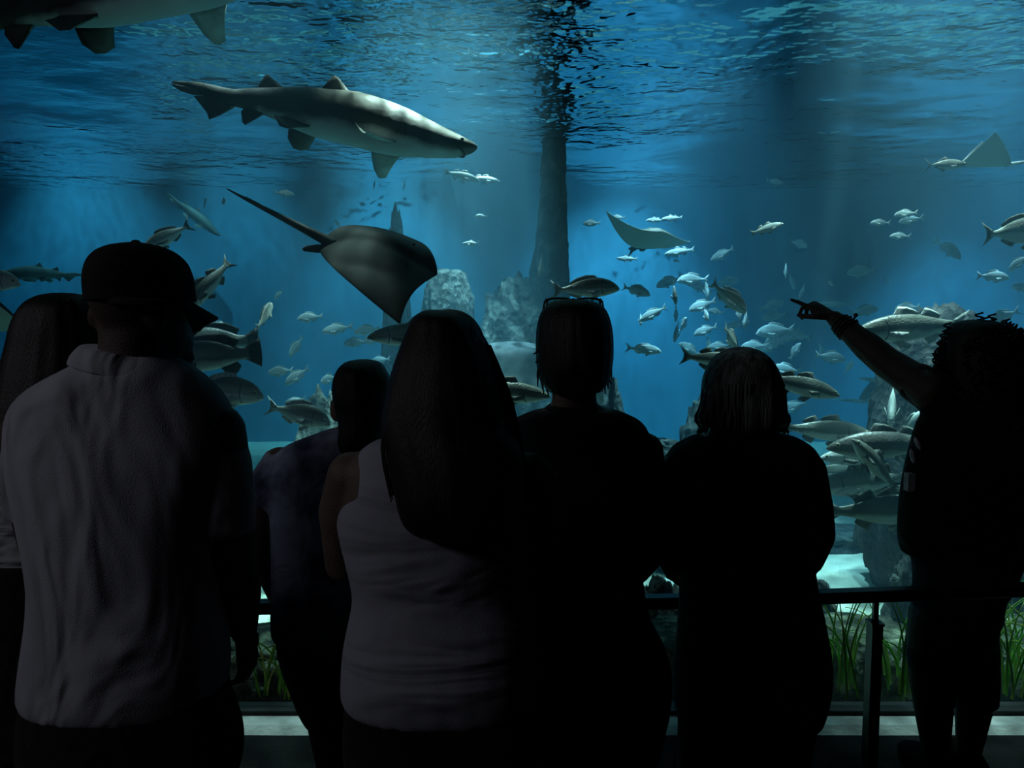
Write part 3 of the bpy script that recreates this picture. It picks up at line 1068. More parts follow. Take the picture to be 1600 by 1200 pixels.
def warp_big(x, y, z):
    # near wing (-y) hangs a little, far wing (+y) lifts and then curls away
    b = y / .6
    if b > 0:
        zz = z + .10 * sin(min(1, b) * 2.2) - .40 * b ** 2
        yy = y * (1 - .1 * b)
        xx = x - .05 * b
    else:
        zz = z - .05 * b * b + .04 * sin(-b * pi)
        yy = y * 1.02
        xx = x + .40 * b * b
    zz += .05 * cos(x * 6.5) * (1 - abs(b))
    return (xx, yy, zz)
ray('big dark stingray diving with long whip tail in front of the rock stack', 583, 396, 208, 4.15, orient(-14, 6, 40), warp_big, RAY_DARK,
    [(-.48, 0, .05), (-.7, 0, .12), (-.95, 0, .20), (-1.12, 0.0, .26)])
def warp_front(x, y, z):
    b = y / .6
    zz = z + (.42 * abs(b) ** 1.9 if b < 0 else -.03 * b + .10 * b ** 3) - .05 * abs(b)
    return (x - .12 * b * b, y * (.95 if b > 0 else .82), zz)
ray('pale-bellied stingray flying head-on with one wing raised', 1012, 376, 128, 7.5, frame((.12, -.97, .10), (0, .1, 1)), warp_front, RAY_GREY,
    [(-.6, 0, .02), (-.9, .05, .03), (-1.2, .1, .03)], thick=1.7)
def warp_up(x, y, z):
    b = y / .6
    return (x, y * (1 - .25 * abs(b)), z + .55 * abs(b) ** 1.4)
ray('stingray with wings lifted into a peak at the right edge near the surface', 1542, 259, 78, 5.9, frame((-1, .30, .05), (0, -.02, 1)), warp_up, RAY_DARK,
    [(-.6, 0, .06), (-.9, 0, .10), (-1.2, 0, .12)], tail_mat=F_PALE)
def warp_soft(x, y, z):
    b = y / .6
    return (x, y, z - .22 * b * b + .03)
ray('large pale blue-grey ray gliding between the long hair and the short hair', 806, 562, 150, 7.4, orient(-8, 10, 32), warp_soft, RAY_PALE,
    [(-.6, 0, .0), (-.9, 0, .02), (-1.2, 0, .04)], tail_mat=F_PALE)
ray('faint ray far behind the outstretched arm', 1372, 630, 70, 9.6, frame((1, -.2, -.05), (0, -.25, 1)), warp_up, RAY_PALE,
    [(-.6, 0, .02), (-.8, 0, .02), (-1.0, 0, .02)], tail_mat=F_PALE, sting=False)
def warp_curl(x, y, z):
    b = y / .6
    return (x, y * .7, z - .35 * b * b)
ray('dark ray with one wing tip raised at the left edge', -6, 516, 96, 5.4, frame((-1, -.62, -.05), (0, -.1, 1)), warp_up, RAY_DARK,
    [(-.6, 0, .02), (-.8, 0, .02), (-1.0, 0, .02)])

# ================================================================== THE FISH ONE BY ONE
FL = fish
# --- near, left half
FL('silvery bream with its tail up just above the baseball cap', 262, 370, 84, 214, 'bream', 5.6, yaw=20, deep=.85)
FL('bass with a dark frayed tail diving past the cap brim', 325, 446, 112, 232, 'bass', 5.3, yaw=15, bend=-.35)
FL('fish seen tail-on and upright above the two dark groupers', 413, 494, 75, 82, 'bream', 5.6, yaw=-55, deep=.8)
FL('dark grouper partly hidden behind the other grouper', 330, 533, 152, 181, 'grouper', 5.6, bend=.1)
FL('biggest dark grouper with square tail beside the face of the man', 322, 556, 172, 184, 'grouper', 5.1, bend=-.05)
FL('large sea bream with bright forehead above the shoulder of the man', 347, 611, 136, -5, 'bream', 5.0, yaw=4, fmat=F_PALE)
FL('sea bream swimming down right, nose near the ear of the teenager', 466, 647, 110, -14, 'bream', 5.1, yaw=6, fmat=F_PALE)
FL('pale bream head and flank cut off by the left edge', -18, 438, 100, -4, 'bream', 4.8, mat=M_SILVER, fmat=F_PALE)
FL('dim fish behind the dark ray at the left edge', 42, 506, 70, 200, 'bass', 6.5)
FL('brown-backed mackerel pointing left from behind the long hair', 648, 521, 150, 184, 'jack', 4.9, mat=M_BASS, fmat=F_GREY)
FL('bass with sharp snout facing right between long hair and short hair', 786, 612, 150, -4, 'bass', 4.8)
FL('plump sea bream swimming right just above the glasses', 914, 451, 108, 2, 'bream', 5.2, deep=.85, fmat=F_PALE)
FL('pale fish tail by the nape of the visitor with glasses', 932, 622, 55, 120, 'bream', 6.0, mat=M_PALE, fmat=F_PALE)
# --- left, middle water
G1 = 'small bream in the open water on the left'
FS = lambda *a, **k: FL(*a, mat=k.pop('mat', M_SILVER), fmat=F_PALE, **k)
FS('small pale bream riding above the back of the hidden grouper', 341, 509, 36, -8, 'bream', 7.0, group=G1)
FS('small bream facing left, highest of those left of the long hair', 485, 496, 42, 186, 'bream', 7.2, group=G1)
FS('small bream with tail pointing up, standing on its head', 463, 541, 40, 242, 'bream', 7.4, yaw=25, group=G1)
FS('small bream facing left right behind the upper small bream', 528, 514, 52, 190, 'bream', 7.4, group=G1, deep=.85)
FS('round small bream facing left, nearer the pair below the groupers tail', 439, 580, 42, 186, 'bream', 7.0, group=G1)
FS('small bream tilted up, right one of the touching pair', 465, 587, 46, 216, 'bream', 6.9, yaw=15, group=G1)
FS('small bream turned nearly head-on beside the head of the teenager', 514, 592, 40, 200, 'bream', 7.2, yaw=62, group=G1)
FS('small bream facing left in front of the brown mackerel snout', 574, 516, 44, 190, 'bream', 7.6, group=G1)
FS('faint small bream under the brown mackerel snout, lower left', 556, 535, 40, 186, 'bream', 8.6, group=G1)
FS('faint small bream under the brown mackerel snout, upper right', 584, 530, 40, 192, 'bream', 8.8, group=G1)
FS('small pale fish over the back of the lower sea bream', 462, 625, 34, 190, 'bream', 7.0, deep=.7, group=G1)
FS('faint fish just left of the long-haired head', 594, 563, 34, 190, 'bream', 9.0, group=G1)
FS('pale fish just under the belly of the biggest grouper', 298, 592, 52, 8, 'bream', 6.8, group=G1)
FS('small bream alone above the whip tail of the ray', 444, 302, 32, -6, 'bream', 7.4, deep=.85)
FS('small round fish seen from the front near the distant shark', 349, 315, 28, 0, 'bream', 7.6, yaw=58)
FS('tiny fish beside the small round fish above the cap', 320, 318, 20, 60, 'bream', 7.8, yaw=30)
FS('tiny upright fish above the fish seen tail-on', 436, 460, 24, 240, 'bream', 7.6, yaw=45)
FS('small curled fish just above the body of the dark stingray', 527, 350, 16, 120, 'bream', 8.0, yaw=20, bend=.5)
FS('tiny fish high above the curled fish', 528, 318, 9, 90, 'bream', 8.0)
FS('tiny pale fish under the snout of the distant left shark', 46, 438, 24, 172, 'bass', 7.5)
FS('tiny pale fish below the tail of the distant left shark', 88, 434, 16, 180, 'bass', 7.5)
FS('slim pale fish, left of the pair under the snout of the shark', 722, 275, 58, -14, 'bass', 7.8, mat=M_PALE)
FS('slim pale fish, right of the pair under the snout of the shark', 756, 280, 50, -6, 'bass', 8.2, mat=M_PALE, deep=.9)
FS('faint forked-tail fish below the shark belly, right one', 632, 289, 18, 260, 'jack', 9.5)
FS('faint tiny fish below the shark belly, left one', 585, 287, 16, 260, 'bream', 9.5)
FS('small bright bream left of the pillar, upper one', 752, 338, 19, 180, 'bream', 7.8)
FS('slim bright fish over the square-topped rock stack', 736, 380, 28, 182, 'jack', 7.8)
FS('pale fish hanging head-down in front of the pillar', 845, 415, 42, 262, 'bream', 7.0, yaw=30)
# --- middle, between pillar and pointing hand
G2 = 'bream of the blue school in the middle'
FB = lambda lab, x, y, L, th, Y=9.0, **k: FL(lab, x, y, L, th, k.pop('sp', 'bream'), Y, mat=k.pop('mat', M_SILVER), fmat=F_PALE, group=G2, **k)
FB('small bream left of the head-on ray', 925, 349, 28, 183, 8.2)
FB('faint bream outline above the raised wing of the head-on ray', 966, 340, 22, 180, 8.4)
FB('faint slim fish above the head-on ray, left one', 1024, 344, 30, 180, 8.4, sp='bass')
FB('faint slim fish above the head-on ray, right one', 1050, 341, 34, 184, 8.4, sp='bass')
FB('fish with a bright tail just under the right wing of the ray', 1062, 393, 48, 188, 8.6, sp='bass')
FB('tiny bright fish below the right wing of the ray', 1057, 408, 12, 170, 8.6)
FB('faint fish with upright tail below the left wing of the ray', 980, 404, 34, 178, 8.6, sp='bass')
FB('bream chasing right, its tail beside the plump bream snout', 994, 454, 46, -18, 7.4, yaw=18)
FB('bream tilted down left below the chasing bream', 1021, 490, 48, 208, 8.0, deep=.85)
FB('narrow upright fish beside the tilted bream', 1001, 497, 34, 260, 8.2, yaw=50)
FB('bream facing right, lowest beside the short-haired head', 1005, 546, 58, -6, 7.8, deep=.8)
FB('beige upright fish at the left of the school', 1054, 458, 46, 268, 7.0, yaw=40, mat=M_BREAM)
FB('faint bream behind the beige upright fish', 1046, 440, 44, 200, 9.8)
FB('blue bream facing left at the top of the school', 1083, 437, 50, 182, 8.4)
FB('upright blue fish right behind the top blue bream', 1104, 450, 44, 268, 8.8, yaw=35)
FB('blue bream below the belly of the top bream', 1097, 451, 38, 160, 9.2)
FB('blue bream facing left in the heart of the school', 1098, 477, 46, 200, 8.6)
FB('largest grey bream of the school, heading down right', 1138, 464, 74, -42, 6.4, yaw=10, mat=M_BREAM)
FB('thin bright fish seen edge-on in the heart of the school', 1103, 491, 40, 266, 7.2, yaw=62)
FB('little blue fish with a spread tail beside the edge-on fish', 1119, 487, 26, 170, 9.0)
FB('small fish hanging below the snout of the largest grey bream', 1165, 498, 44, 250, 7.2, yaw=40)
FB('small fish half hidden by the largest grey bream', 1154, 487, 34, 275, 7.6, yaw=30)
FB('fan-tailed pale fish at the lower left of the school', 1057, 518, 42, 250, 7.4, yaw=35)
FB('thin upright fish just behind the fan-tailed pale fish', 1067, 508, 38, 80, 8.4, yaw=50)
FB('blue bream facing left under the edge-on fish', 1103, 516, 40, 200, 8.6)
FB('beige fish turned tail-on just above the grey hair', 1142, 527, 66, -48, 6.0, yaw=-40, mat=M_BREAM)
FB('small blue fish behind the tail of the beige tail-on fish', 1150, 508, 34, 190, 9.2)
FB('blue fish left of the tail of the hidden bass', 1078, 546, 40, 150, 9.0)
FB('upright blue fish above the back of the hidden bass', 1107, 539, 30, 270, 9.2, yaw=20)
FB('blue fish just left above the grey hair', 1124, 541, 36, 185, 8.8)
FB('faint blue fish in the dark left of the school', 1056, 490, 26, 270, 10.5)
FB('faint fish over the back of the largest grey bream', 1135, 441, 40, 10, 9.6)
FB('faint fish between the school and the pointing finger, upper', 1205, 478, 42, 15, 10.0)
FB('faint fish between the school and the pointing finger, lower', 1210, 494, 42, 190, 10.0)
FB('large blue bream above and right of the grey hair', 1212, 517, 62, 186, 8.4)
FB('blue bream overlapping the large blue bream, facing left', 1224, 526, 60, 196, 8.8)
FB('blue fish touching the right side of the large blue bream', 1246, 524, 46, 170, 9.0)
FB('blue bream skimming the top of the grey hair, left one', 1180, 541, 46, 182, 8.6)
FB('blue bream skimming the top of the grey hair, right one', 1206, 540, 44, 198, 8.8)
FB('small upright bream below the bangled wrist, left one', 1242, 549, 32, 66, 8.0, yaw=20)
FB('small bright bream facing right under the forearm', 1297, 558, 50, -10, 7.8)
FB('small upright bream below the forearm, right one', 1326, 574, 30, 80, 8.2, yaw=45)
FB('narrow upright fish above the small bright bream', 1283, 546, 28, 268, 8.8, yaw=45)
FB('slim pale fish low behind the forearm', 1363, 594, 44, 170, 9.5, sp='slim')
FB('blue arc of a fish behind the hidden bass', 1228, 578, 52, 175, 8.0)
FB('faint pale fish at the right temple of the grey hair', 1240, 635, 46, 200, 8.4)
# --- middle right
G3 = 'bream scattered in the water on the right'
FR = lambda lab, x, y, L, th, Y=8.6, **k: FL(lab, x, y, L, th, k.pop('sp', 'bream'), Y, mat=k.pop('mat', M_SILVER), fmat=F_PALE, group=G3, **k)
FR('bright pale fish alone in the dark water heading up right', 1198, 357, 54, 18, 6.0, sp='bass', mat=M_PALE)
FR('dim bream heading down left below the bright pale fish', 1129, 397, 42, 208, 8.8, deep=.85)
FR('small dim fish seen tail-on right of the bright pale fish', 1248, 381, 32, -30, 8.6, yaw=50)
FR('faint small fish highest in the dark water', 1210, 284, 28, -8, 8.6, deep=.8)
FR('small upright fish above the pointing finger', 1228, 421, 32, 262, 8.2, yaw=25)
FR('faint fish below the small upright fish', 1237, 439, 28, 290, 9.4)
FR('faint fish touching the pointing fingertip', 1253, 455, 24, 250, 9.4)
FR('tiny bright fish right of the pointing finger', 1299, 444, 20, 160, 7.8, yaw=40)
FR('faint bream with a lit back above the hand', 1347, 424, 48, 186, 9.8)
FR('tiny upright fish above the tail of the large bass', 1387, 438, 16, 262, 8.2, yaw=30)
FR('small blue bream left of the group of four', 1376, 348, 32, 180, 6.4, deep=.85)
FR('small blue bream topmost of the group of four', 1416, 334, 38, 186, 6.2, deep=.85)
FR('small blue bream just under the topmost of the four', 1424, 343, 40, 190, 6.5, deep=.85)
FR('small blue bream lowest of the group of four', 1407, 369, 34, 180, 6.4, deep=.85)
FR('faint fish heading down right below the group of four', 1482, 389, 50, -36, 9.8, bend=.3)
FR('blue bream heading right above the curly hair', 1551, 432, 52, -4, 6.4, deep=.9)
FR('blue bream heading down left at the right edge', 1592, 410, 40, 222, 6.4)
FR('small fish cut off by the right edge over the curly hair', 1596, 450, 32, 170, 8.0)
FR('blue fish heading down left just over the curly hair', 1568, 495, 56, 204, 6.4)
FR('blue fish with lit back behind the reef top', 1418, 481, 42, 186, 7.4)
FR('long pale fish behind the wrist', 1302, 475, 66, 180, 9.4, sp='slim')
FR('faint fish between wrist and reef top', 1350, 486, 46, 10, 9.8)
FL('dark jack with a forked tail following the peaked ray', 1478, 257, 66, 2, 'jack', 5.6)
FL('bulky bream cut off by the right edge', 1590, 363, 126, 4, 'bream', 4.9, bend=-.2, fmat=F_GREY)
FL('dark fish at the right edge behind the curly hair', 1612, 525, 80, 190, 'grouper', 5.0)
# --- near bass at the right
FL('pale bream turned belly-on under the raised arm', 1394, 632, 92, 246, 'bream', 4.9, yaw=38, mat=M_PALE, fmat=F_PALE, deep=.9)
FL('pale fish tail poking out beside the black top', 1428, 662, 70, 36, 'bream', 5.0, yaw=-10, mat=M_PALE, fmat=F_PALE)
FL('bass half hidden by the grey-haired head, only its tail showing', 1122, 562, 122, -6, 'bass', 5.2)
FL('bass heading down right just beside the grey-haired head', 1250, 602, 132, -13, 'bass', 4.7, deep=1.05)
FL('large bass facing left behind the outstretched arm', 1424, 511, 182, 184, 'bass', 4.6, deep=1.05, fmat=F_PALE)
FL('bass heading right, topmost of the shoal beside the black sleeve', 1290, 672, 150, -4, 'bass', 5.1)
FL('pale striped bass facing left with a clear round eye', 1345, 712, 132, 182, 'bass', 4.9, mat=M_SILVER)
FL('big dark bass facing left at the upper right of the shoal', 1388, 694, 196, 182, 'bass', 4.6, mat=M_DARK)
FL('bass slanting up left across the shoal', 1368, 726, 124, 134, 'bass', 4.4, yaw=10)
FL('dim bass in the middle of the shoal below the striped bass', 1348, 752, 160, 186, 'bass', 5.1, deep=1.15)
FL('small pale fish tucked between the two lowest bass', 1328, 768, 50, 190, 'bream', 4.9, mat=M_PALE, fmat=F_PALE, deep=.8)
FL('bulky bass heading right, lowest of the shoal', 1385, 796, 210, 2, 'bass', 4.6, deep=1.05)
FL('dim bass far back in the shoal', 1310, 735, 90, 186, 'bass', 5.8, deep=1.1)

# ================================================================== RAILING IN FRONT OF THE WINDOW
rail_m = material('railing_metal', (0.012, 0.012, 0.013), 0.35, 0.1, 15, metallic=0.4, spec=0.5)
RAILPX = [(-900, 958, 2.15), (-120, 952, 2.16), (415, 948, 2.17), (1040, 940, 2.20), (1290, 932, 2.22), (1440, 927, 2.24), (1600, 921, 2.26), (2400, 885, 2.40)]
railing = empty('railing', (0, 2.2, 0), 'dark metal handrail on slim posts in front of the aquarium window', 'railing')
rp = [at(*p) for p in RAILPX]
g = Geo()
rings = []
for p in rp:
    hw, hh = 0.024, 0.0175
    c = 0.006
    prof = [(-hw, -hh + c), (-hw + c, -hh), (hw - c, -hh), (hw, -hh + c), (hw, hh - c), (hw - c, hh), (-hw + c, hh), (-hw, hh - c)]
    rings.append([(p.x, p.y + a, p.z + b) for a, b in prof])
g.loft(rings)
o = g.build('handrail', rail_m, None, smooth=False)
o.parent = railing
o.matrix_parent_inverse = Matrix.Translation((0, -2.2, 0))
for px in (1366, 700, 60, 2050, -700):
    zt_ = float(np.interp(px, [q[0] for q in RAILPX], [p.z for p in rp])) - 0.017
    yy = float(np.interp(px, [q[0] for q in RAILPX], [p.y for p in rp]))
    x = at(px, 1000, yy).x
    g = Geo()
    g.box((x - 0.016, yy - 0.02, 0.0), (x + 0.016, yy + 0.02, zt_ - 0.066))
    g.box((x - 0.019, yy - 0.023, zt_ - 0.072), (x + 0.019, yy + 0.023, zt_ - 0.064))
    g.box((x - 0.06, yy - 0.05, 0.0), (x + 0.06, yy + 0.05, 0.008))
    po = g.build('post', rail_m, None, smooth=False)
    po.parent = railing
    po.matrix_parent_inverse = Matrix.Translation((0, -2.2, 0))
    g = Geo()
    g.box((x - 0.007, yy - 0.007, zt_ - 0.066), (x + 0.007, yy + 0.007, zt_ + 0.002))
    b_ = g.build('bracket', rail_m, None, smooth=False)
    b_.parent = po
    # the post keeps its own parent inverse, so the bracket inherits the same frame
# ================================================================== THE VISITORS
def on_rail(px):
    """wrist point just before the handrail and a little above its top"""
    xs_ = [q[0] for q in RAILPX]
    y = float(np.interp(px, xs_, [p.y for p in rp]))
    z = float(np.interp(px, xs_, [p.z for p in rp]))
    return Vector((at(px, 940, y).x, y - .075, z + .045))
def cloth(name, color, var=0.12, color2=None, scale=8, fold=0.5, rough=0.9, stretch=(1, 1, 1), fscale=9.0, rot=(0, 0, 0)):
    if name in MATS:
        return MATS[name]
    mt = bpy.data.materials.new(name)
    T = NT(mt)
    tc = T.n('TexCoord')
    mp = T.n('Mapping', Scale=stretch, Rotation=rot)
    T.set(mp.inputs['Vector'], tc.outputs['Object'])
    nz = T.n('TexNoise', Scale=scale, Detail=3.0)
    T.set(nz.inputs['Vector'], tc.outputs['Object'])
    c2 = color2 or tuple(c * (1 - var) for c in color)
    col = T.ramp(nz.outputs['Fac'], [(0.38, c2), (0.62, color)])
    wv = T.n('TexNoise', Scale=fscale, Detail=2.0, Distortion=1.2)
    T.set(wv.inputs['Vector'], mp.outputs['Vector'])
    th = T.n('TexNoise', Scale=420.0, Detail=1.0)
    T.set(th.inputs['Vector'], tc.outputs['Object'])
    h = T.math('ADD', wv.outputs['Fac'], T.math('MULTIPLY', th.outputs['Fac'], 0.02))
    bp = T.n('Bump', Strength=fold, Distance=0.05)
    T.set(bp.inputs['Height'], h)
    b = T.n('BsdfPrincipled', Roughness=rough)
    b.inputs['Specular IOR Level'].default_value = 0.15
    b.inputs['Sheen Weight'].default_value = 0.1
    T.set(b.inputs['Base Color'], col)
    T.set(b.inputs['Normal'], bp.outputs['Normal'])
    T.t.links.new(b.outputs[0], T.out.inputs['Surface'])
    MATS[name] = mt
    return mt
SKIN = material('skin', (0.13, 0.09, 0.07), 0.6, 0.12, 14, 0.15, 200)
SKIN2 = material('skin_tan', (0.06, 0.042, 0.033), 0.6, 0.12, 14, 0.15, 200)
HAIR_BLACK = material('hair_black', (0.006, 0.005, 0.005), 0.5, 0.3, 20, 0.25, 150, stretch=(3, 3, .10))
HAIR_BROWN = material('hair_brown', (0.016, 0.010, 0.008), 0.5, 0.3, 20, 0.25, 150, stretch=(3, 3, .10))
HAIR_GREY = material('hair_grey', (0.17, 0.18, 0.17), 0.5, 0.5, 14, 0.5, 60, stretch=(4, 4, .25), color2=(0.02, 0.022, 0.02))
BLACK_CLOTH = cloth('black_cloth', (0.008, 0.008, 0.009), fold=0.3)
NAVY_CLOTH = cloth('dark_teal_cloth', (0.014, 0.02, 0.026), fold=0.4)
TROUSER = cloth('dark_trousers', (0.009, 0.009, 0.011), fold=0.3)
POLO = cloth('grey_polo', (0.34, 0.34, 0.39), 0.1, fold=1.0, stretch=(2.0, 1.0, 0.7), fscale=3.0, rot=(0, radians(-38), 0))
TANK_TOP = cloth('pale_tank_top', (0.31, 0.31, 0.37), 0.1, fold=0.5, stretch=(0.55, 0.7, 2.0), fscale=4.2, rot=(0, radians(12), 0))
TIEDYE = cloth('tie_dye_cotton', (0.30, 0.33, 0.46), 0.1, color2=(0.04, 0.05, 0.10), scale=9, fold=0.4)
STRIPE_SHIRT = cloth('light_blouse', (0.36, 0.36, 0.40), 0.12, fold=0.7, stretch=(.7, .7, 2.2), fscale=6.0)
DENIM = cloth('denim', (0.022, 0.032, 0.045), 0.2, fold=0.3)
SHOE = material('shoe_black', (0.005, 0.005, 0.005), 0.95, 0.1, 10, spec=0.05)
EYEW = material('eye_white', (0.5, 0.5, 0.48), 0.3, 0.05, 10)

def ring_xy(cx, cyy, cz, rx, ry, n=28, e=2.3, tilt=0.0, yawr=0.0):
    out = []
    for k in range(n):
        a = 2 * pi * k / n
        ca, sa = cos(a), sin(a)
        x = math.copysign(abs(ca) ** (2 / e), ca) * rx
        y = math.copysign(abs(sa) ** (2 / e), sa) * ry
        z = cz + tilt * x
        if yawr:
            x, y = x * cos(yawr) - y * sin(yawr), x * sin(yawr) + y * cos(yawr)
        out.append(Vector((cx + x, cyy + y, z)))
    return out

def px_rings(rows, d, shrink=0.0, n=28, e=2.3, sub=2):
    """rows: (py, xl, xr, half depth, y offset[, tilt px]) outlines in the photograph at distance d"""
    rr = [tuple(r) + (0,) * (6 - len(r)) for r in rows]
    rr = smoothcurve(rr, (len(rr) - 1) * sub + 1) if sub > 1 else rr
    rings = []
    for (py, xl, xr, hd, yo, tl) in rr:
        Yc = d + yo
        a, b = at(xl, py, Yc), at(xr, py, Yc)
        rx = max(0.004, (b.x - a.x) / 2 - shrink)
        rings.append(ring_xy((a.x + b.x) / 2, Yc, a.z, rx, max(0.004, hd - shrink), n, e, tl))
    return rings

def remesh(o, voxel, smooth=6, factor=0.5):
    m = o.modifiers.new('remesh', 'REMESH')
    m.mode = 'VOXEL'
    m.voxel_size = voxel
    m.use_smooth_shade = True
    if smooth:
        s = o.modifiers.new('smooth', 'SMOOTH')
        s.factor = factor
        s.iterations = smooth
    return o

def local(o, root):
    o.parent = root
    o.matrix_parent_inverse = root.matrix_world.inverted() if False else Matrix.Translation(-Vector(root.location))
    return o

def head_geo(g, c, w, h, yawr, nod=0.0, ears=True, neck_to=None, neck_r=0.055):
    """head centred at c: w half width, h half height, facing +y turned by yawr (left positive)"""
    c = Vector(c)
    R = Matrix.Rotation(yawr, 3, 'Z') @ Matrix.Rotation(nod, 3, 'X')
    rows = [(-1.0, .30, .62, -.25), (-.9, .46, .80, -.10), (-.72, .62, .92, .22), (-.5, .78, .96, .55), (-.25, .90, .98, .82), (0, .97, 1.0, .98), (.25, 1.0, 1.0, 1.06),
            (.5, .96, .96, 1.04), (.72, .82, .84, .90), (.88, .60, .62, .66), (.97, .34, .36, .38), (1.0, .12, .12, .14)]
    dep = h * 0.82
    rings = []
    for (z, wx, fr, bk) in smoothcurve(rows, 26):
        ring = []
        for k in range(24):
            a = 2 * pi * k / 24
            ca, sa = cos(a), sin(a)
            y = sa * (fr if sa > 0 else bk) * dep
            if bk < 0 and sa < 0:
                y = abs(sa) * abs(bk) * dep * 1.0
            ring.append(c + R @ Vector((ca * wx * w, y, z * h)))
        rings.append(ring)
    g.loft(rings)
    P = lambda x, y, z: c + R @ Vector((x * w, y * dep, z * h))
    g.tube([P(0, .93, .12), P(0, 1.02, -.08), P(0, 1.16, -.30)], [.010, .013, .018], 10)        # nose
    g.ell(P(.12, 1.05, -.34), (.010, .010, .008)); g.ell(P(-.12, 1.05, -.34), (.010, .010, .008))
    g.tube([P(-.28, .92, -.56), P(0, 1.0, -.54), P(.28, .92, -.56)], [.006, .009, .006], 8)         # lips
    g.tube([P(-.25, .90, -.63), P(0, .98, -.64), P(.25, .90, -.63)], [.006, .009, .006], 8)
    g.tube([P(-.6, .80, .16), P(-.3, .96, .20), P(0, .97, .15), P(.3, .96, .20), P(.6, .80, .16)], [.008, .010, .007, .010, .008], 8)   # brow
    g.ell(P(0, .82, -.86), (.026, .022, .018))                                                  # chin
    if ears:
        for s in (1, -1):
            g.ell(P(s * 1.04, -.02, -.08), (.011, .022, .034), R @ Matrix.Rotation(s * -0.35, 3, 'Z'))
    if neck_to is not None:
        g.tube([P(0, -.10, -.35), P(0, -.16, -.95) * .55 + Vector(neck_to) * .45, Vector(neck_to)], [neck_r, neck_r * .98, neck_r * 1.15], 20)
    return P

def hand_geo(g, wrist, dirv, back, thumb, curls, L=0.175, thumb_curl=0.5, spread=0.10):
    """palm and five fingers; dirv = towards the fingertips, back = out of the back of the hand, thumb = side of the thumb"""
    w = Vector(wrist)
    D = Vector(dirv).normalized()
    B = Vector(back)
    B = (B - D * B.dot(D)).normalized()
    S = D.cross(B).normalized()
    if S.dot(Vector(thumb)) < 0:
        S = -S
    k = L / 0.185
    rings = []
    for t, hw, th in [(-.02, .024, .018), (.01, .029, .018), (.04, .038, .016), (.075, .042, .014), (.093, .040, .012), (.102, .034, .008)]:
        ring = []
        for i in range(16):
            a = 2 * pi * i / 16
            ring.append(w + D * t * k + S * cos(a) * hw * k + B * sin(a) * th * k)
        rings.append(ring)
    g.loft(rings)
    lens = [.078, .086, .080, .062]
    tips = []
    for i in range(4):
        off = (1.5 - i) / 1.5
        base = w + D * (.088 - .006 * abs(i - 1)) * k + S * off * .030 * k
        d = (D + S * off * spread).normalized()
        c = curls[i]
        pts, rad = [base - D * .02 * k, base], [.0095 * k, .0095 * k]
        p = base
        for j, f in enumerate((.45, .32, .23)):
            ang = c * (0.75 if j == 0 else 1.0)
            d = (d * cos(ang) - B * sin(ang))
            # keep the bending plane: rotate B too
            B_ = B
            d.normalize()
            p = p + d * lens[i] * f * k
            pts.append(p)
            rad.append((.0092 - .0009 * j) * k)
            # next joint bends about the same axis
            axis = S
            B2 = d.cross(axis).normalized()
            if B2.dot(B_) < 0 and j == 0 and ang < 1.2:
                B2 = -B2
            B_loc = B2 if B2.dot(B_) > -0.2 else B2
            B = B  # noqa
            # subsequent rotations measured from the current direction
            Bn = axis.cross(d)
            if Bn.dot(B) < 0 and ang < 1.5 and j == 0:
                Bn = -Bn
            B_use = Bn
            B = B
            d = d
            if j < 2:
                nd_ang = 0.0
        # rebuild with exact joint angles
        pts = [base - D * .02 * k, base]
        ang = 0.0
        d0 = (D + S * off * spread).normalized()
        p = base
        for j, f in enumerate((.45, .32, .23)):
            ang += c * (0.8 if j == 0 else 1.0)
            d = d0 * cos(ang) - B * sin(ang)
            p = p + d * lens[i] * f * k
            pts.append(p)
        g.tube(pts, rad, 10)
        tips.append(p)
    tb = w + D * .022 * k + S * .026 * k
    d1 = (D * .62 + S * .70 - B * .25).normalized()
    d2 = (D * .85 + S * (.40 - thumb_curl * .6) - B * (.2 + .5 * thumb_curl)).normalized()
    d3 = (D * .9 + S * (.15 - thumb_curl * .8) - B * (.2 + .7 * thumb_curl)).normalized()
    p1 = tb + d1 * .042 * k
    p2 = p1 + d2 * .034 * k
    p3 = p2 + d3 * .026 * k
    g.tube([tb - d1 * .012, tb, p1, p2, p3], [.014 * k, .015 * k, .0115 * k, .0105 * k, .0085 * k], 10)
    return tips

def leg_geo(g, hip, knee, ankle, r=(0.085, 0.075, 0.058, 0.056, 0.036), foot_dir=(0, 1, 0)):
    hip, knee, ankle = Vector(hip), Vector(knee), Vector(ankle)
    calf = knee.lerp(ankle, 0.32)
    g.tube([hip, hip.lerp(knee, .5), knee, calf + Vector((0, -.012, 0)), ankle], r, 18)
    f = Vector(foot_dir).normalized()
    g.tube([ankle + Vector((0, 0, -.02)) - f * .03, ankle + f * .07 + Vector((0, 0, -.042)), ankle + f * .16 + Vector((0, 0, -.055))], [.030, .028, .020], 12)

def shoe(root, ankle, foot_dir=(0, 1, 0)):
    a = Vector(ankle)
    f = Vector(foot_dir).normalized()
    s = Vector((f.y, -f.x, 0))
    g = Geo()
    rings = []
    for t, hw, h in [(-.075, .030, .085), (-.065, .042, .105), (-.02, .048, .120), (.05, .052, .100), (.11, .056, .085), (.16, .052, .070), (.20, .038, .05), (.22, .018, .03)]:
        c = a + f * t
        ring = []
        for k in range(14):
            an = 2 * pi * k / 14
            zz = max(0.0, 0.5 + 0.5 * sin(an)) * h
            if sin(an) < -.3: zz = 0.0
            ring.append(Vector((c.x, c.y, 0)) + s * cos(an) * hw + Vector((0, 0, zz + .001)))
        rings.append(ring)
    g.loft(rings)
    local(g.build('shoe', SHOE, None), root)

